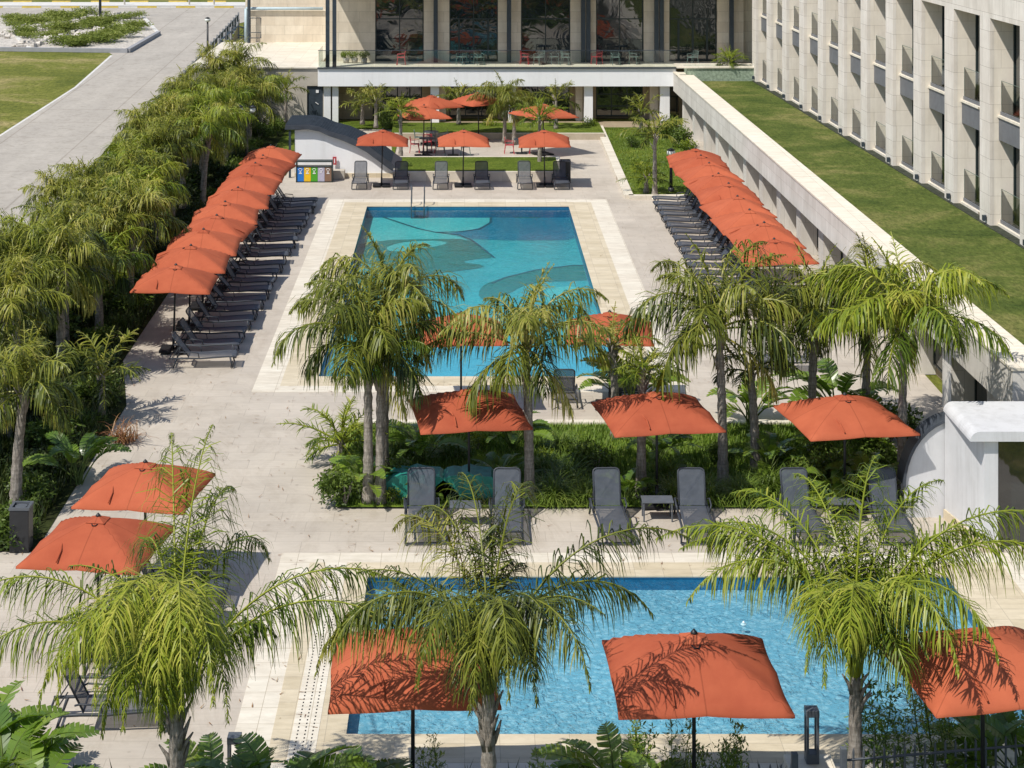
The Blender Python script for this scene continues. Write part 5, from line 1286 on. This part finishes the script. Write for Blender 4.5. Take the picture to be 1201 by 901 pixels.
# stiff young palm at the left end of the middle bed
x, y = G(400, 545); palm(x, y, .6, FC[1], 'stiff silvery young palm at the left end of the middle bed', sc=1.1, r=.1, stubs=3)
# front plants
fp_ = [(0, 955, 'P', 1.05), (34, 985, 'P', .95), (-22, 930, 'P', 1.05), (250, 985, 'P', .95), (318, 990, 'P', 1.1), (285, 1000, 'P', .9), (405, 1000, 'P', .95), (450, 1005, 'P', .9), (728, 965, 'P', .95), (692, 995, 'P', .8), (770, 990, 'P', .8), (1160, 930, 'P', .85), (1198, 925, 'P', .9)]
for i, (px, py, kd, s) in enumerate(fp_):
    x, y = G(px, py); paddle_plant(x, y, i % 3, s, f'broad leaved plant by the bottom edge, {ORD[i - 3]} right of the corner clump' if i > 2 else f'broad leaved plant in the bottom left corner clump, {("middle", "frontmost", "hindmost")[i]} one')
def sprig(seed, h=1.5):
    rng = random.Random(seed); mb = MB(); st = MB()
    for q in range(3):
        az = rng.uniform(0, 6.28); p = Vector((rng.gauss(0, .1), rng.gauss(0, .1), 0)); hh = h * rng.uniform(.65, 1); tip = p + Vector((math.cos(az) * .2, math.sin(az) * .2, hh)); st.tube([p, tip], [.014, .004], 4)
        for k in range(26):
            t = .15 + .85 * k / 26; b = p.lerp(tip, t); a2 = k * 2.4; L = .28 * (1.1 - t * .7)
            e = b + Vector((math.cos(a2) * L, math.sin(a2) * L, L * .5)); st.tube([b, e], .004, 3)
            for j in range(9):
                c = b.lerp(e, (j + 1) / 9); a = Vector((rng.gauss(0, 1), rng.gauss(0, 1), rng.gauss(.4, .7))).normalized(); w = a.cross(Vector((0, .3, 1))).normalized() * .014; l = .085
                mb.add([c, c + a * l * .5 + w, c + a * l, c + a * l * .5 - w], [(0, 1, 2, 3)], rng.uniform(.3, 1))
    return mb.mesh('foliage', MT['broad']), st.mesh('stems', MT['stem_green'])
SG = [sprig(s) for s in (81, 82, 83)]
for i, (px, py, s) in enumerate(((515, 960, .9), (640, 985, .9), (675, 965, .8), (745, 955, 1.0), (800, 960, 1.0), (835, 965, 1.0), (860, 960, 1.05), (1022, 925, 1.2), (1060, 930, .95), (1092, 925, 1.35), (1115, 930, .9))):
    x, y = G(px, py); t = empty('young_shrub', (x, y, .04), 0, f'slender young shrub with small feathery leaves by the front edge, {ORD[i]} from the left', 'shrub', 'slender young shrubs by the front edge')
    j = i % 3; rz = i * 1.3; inst('foliage', SG[j][0], t, (0, 0, 0), rz, s); inst('stems', SG[j][1], t, (0, 0, 0), rz, s)
# lawn shrubs at the right and round the terrace
rsb = [(578 , 152, 'YB', .5, 'bright round shrub behind the drooping terrace palm'), (690, 152, 'YB', .55, 'round bright shrub in front of the dark terrace windows'), (787, 160, 'SH', .85, 'dark green shrub against the stone wing on the right lawn'), (800, 172, 'SH', .8, 'second dark green shrub against the stone wing'),
       (807, 180, 'YB', .6, 'bright shrub beside the farthest right parasol'), (741, 172, 'SH', .45, 'low dark shrub in the middle of the right lawn'), (748, 198, 'YB', .4, 'yellow green shrub left of the arching lawn palm'), (402, 160, 'YB', .5, 'green shrub behind the curved cabin roof'),
       (452, 150, 'SH', .6, 'green shrub at the foot of the terrace wall'), (478, 203, 'SH', .4, 'shrub at the left end of the lawn planter'), (325, 158, 'SH', .7, 'round shrub on the small back lawn by the stair'), (308, 152, 'YB', .6, 'bright shrub on the small back lawn')]
for px, py, kd, s, lab in rsb:
    x, y = G(px, py, .1); shrub(x, y, {'YB': YB[0], 'SH': SH[0]}[kd], lab, s, 'shrubs round the terrace and right lawn', z=.08)
# potted shrubs on upper terrace
for i, px in enumerate((406, 416, 427)):
    x = wx(px, 105.6); t = empty('potted_shrub', (x, 105.6, 3.23), 0, f'small potted shrub on the upper terrace, {ORD[i]} from the left', 'potted plant', 'potted shrubs on the upper terrace')
    MB().tube([(0, 0, 0), (0, 0, .3)], [.16, .2], 12).build('pot', MT['concrete'], t, True); inst('foliage', YB[0], t, (0, 0, .25), i, .38)
# island weeds and shrubs
isl_s = []
for i in range(80):
    px = rs_.uniform(2, 160); py = rs_.uniform(20, 56)
    band = (px * .22 + py * 1.0)
    if (py > 56 - 0) or (px > 150 and py > 45) or (px + 0 < 30 and 36 < py < 62) or (abs(py - (44 - px * .17)) < 2.5 and px > 20) or (abs(py - (62 - px * .19)) < 3.0): continue
    isl_s.append((px, py))
W1 = [leafball(s, 800, 1, 1, 1, .22, MT['weed'], narrow=.25, up=1.2) for s in (91, 92)]
for i, (px, py) in enumerate(isl_s):
    x, y = G(px, py); s = rs_.uniform(.6, 1.1); shrub(x, y, W1[i % 2], 'wild grey green weed clump on the pebble island by the road', (s * 1.7, s * 1.8, s * .7), 'weed clumps on the pebble island', 'weed clump', name='weed_clump', stems=False)
rr_ = random.Random(12); rk = MB()
for i in range(500):
    px = rr_.uniform(0, 150); py = 44 - px * .17 + rr_.gauss(0, 1.6) if i % 2 else 62 - px * .19 + rr_.gauss(0, 1.5)
    if not 20 < py < 57: continue
    x, y = G(px, py); s = rr_.uniform(.15, .45); mtx = Matrix.Translation((x, y, .1)) @ Matrix.Rotation(rr_.uniform(0, 6), 4, Vector((rr_.random(), rr_.random(), 1)).normalized()); rk.box(-s, s, -s * .7, s * .7, -s * .4, s * .5, mtx)
o = rk.build('white_rocks', MT['pebble'], None); o['kind'] = 'stuff'; tag(o, 'strips of loose white rocks across the pebble island', 'rocks')

# loose grass blades as ground cover where the photo shows real grass close by
def tufts(name, area, n, L, w, mat, label, seed, z=.03, test=None):
    rng = random.Random(seed); mb = MB(); (x0, x1), (y0, y1) = area
    for _ in range(n):
        x, y = rng.uniform(x0, x1), rng.uniform(y0, y1)
        if test and not test(x, y): continue
        az = rng.uniform(0, 6.28); l = L * rng.uniform(.5, 1.3); d = Vector((math.cos(az) * .5, math.sin(az) * .5, 1)) * l; s = Vector((-math.sin(az), math.cos(az), 0)) * w
        p = Vector((x, y, z)); sh = min(1, max(0, rng.gauss(.45, .22)))
        mb.add([p - s, p + s, p + d * .6 + s * .6, p + d], [(0, 1, 2, 3)], sh)
    o = mb.build(name, mat, None); o['kind'] = 'stuff'; tag(o, label, 'grass')
tufts('bed_grass', ((-2.9, 10.9), (41.7, 47.6)), 30000, .15, .014, MT['lawn_blade'], 'rough grass covering the middle planting bed', 1, .05)
tufts('bed_undergrowth', ((-16, -9.5), (39.3, 60)), 16000, .42, .03, MT['dark_shrub'], 'dark undergrowth covering the near part of the left palm bed', 2, .02, lambda x, y: x < edge_x(y) - .1)
tufts('lawn_blades', ((7.6, 12.0), (80.4, 101.2)), 5000, .07, .02, MT['lawn_blade'], 'short grass covering the right lawn', 3, .06)
tufts('roadside_grass', ((-15.4, -10.4), (100, 118)), 4000, .5, .04, MT['dark_shrub'], 'dark ground cover behind the head of the palm bed', 4, .02)
tufts('front_undergrowth', ((-12, 13), (26.5, 29.2)), 5000, .3, .02, MT['dark_shrub'], 'low green ground cover along the front bed', 5, .03)

# fallen leaflets on the deck
rng = random.Random(44); mb = MB()
for _ in range(900):
    if rng.random() < .5: x, y = rng.uniform(-10, -2.5), rng.uniform(31, 52)
    else: x, y = rng.choice([(rng.uniform(-9.3, -6.2), rng.uniform(52, 80)), (rng.uniform(-3, 11), rng.uniform(37.9, 41.5)), (rng.uniform(4.8, 8), rng.uniform(48, 82)), (rng.uniform(-3, 11), rng.uniform(48, 52))])
    if NP[0] < x < NP[1] and NP[2] < y < NP[3]: continue
    a = rng.uniform(0, 6.28); l = rng.uniform(.05, .22); w = rng.uniform(.006, .014); d = Vector((math.cos(a), math.sin(a), .12)) * l; n_ = Vector((-math.sin(a), math.cos(a), 0)) * w; p = Vector((x, y, .022))
    mb.add([p - n_, p + n_, p + d], [(0, 1, 2)], rng.uniform(.2, 1))
o = mb.build('fallen_leaves', MT['red_leaf'], None); o['kind'] = 'stuff'; tag(o, 'dry fallen palm leaflets scattered over the paving', 'leaves')
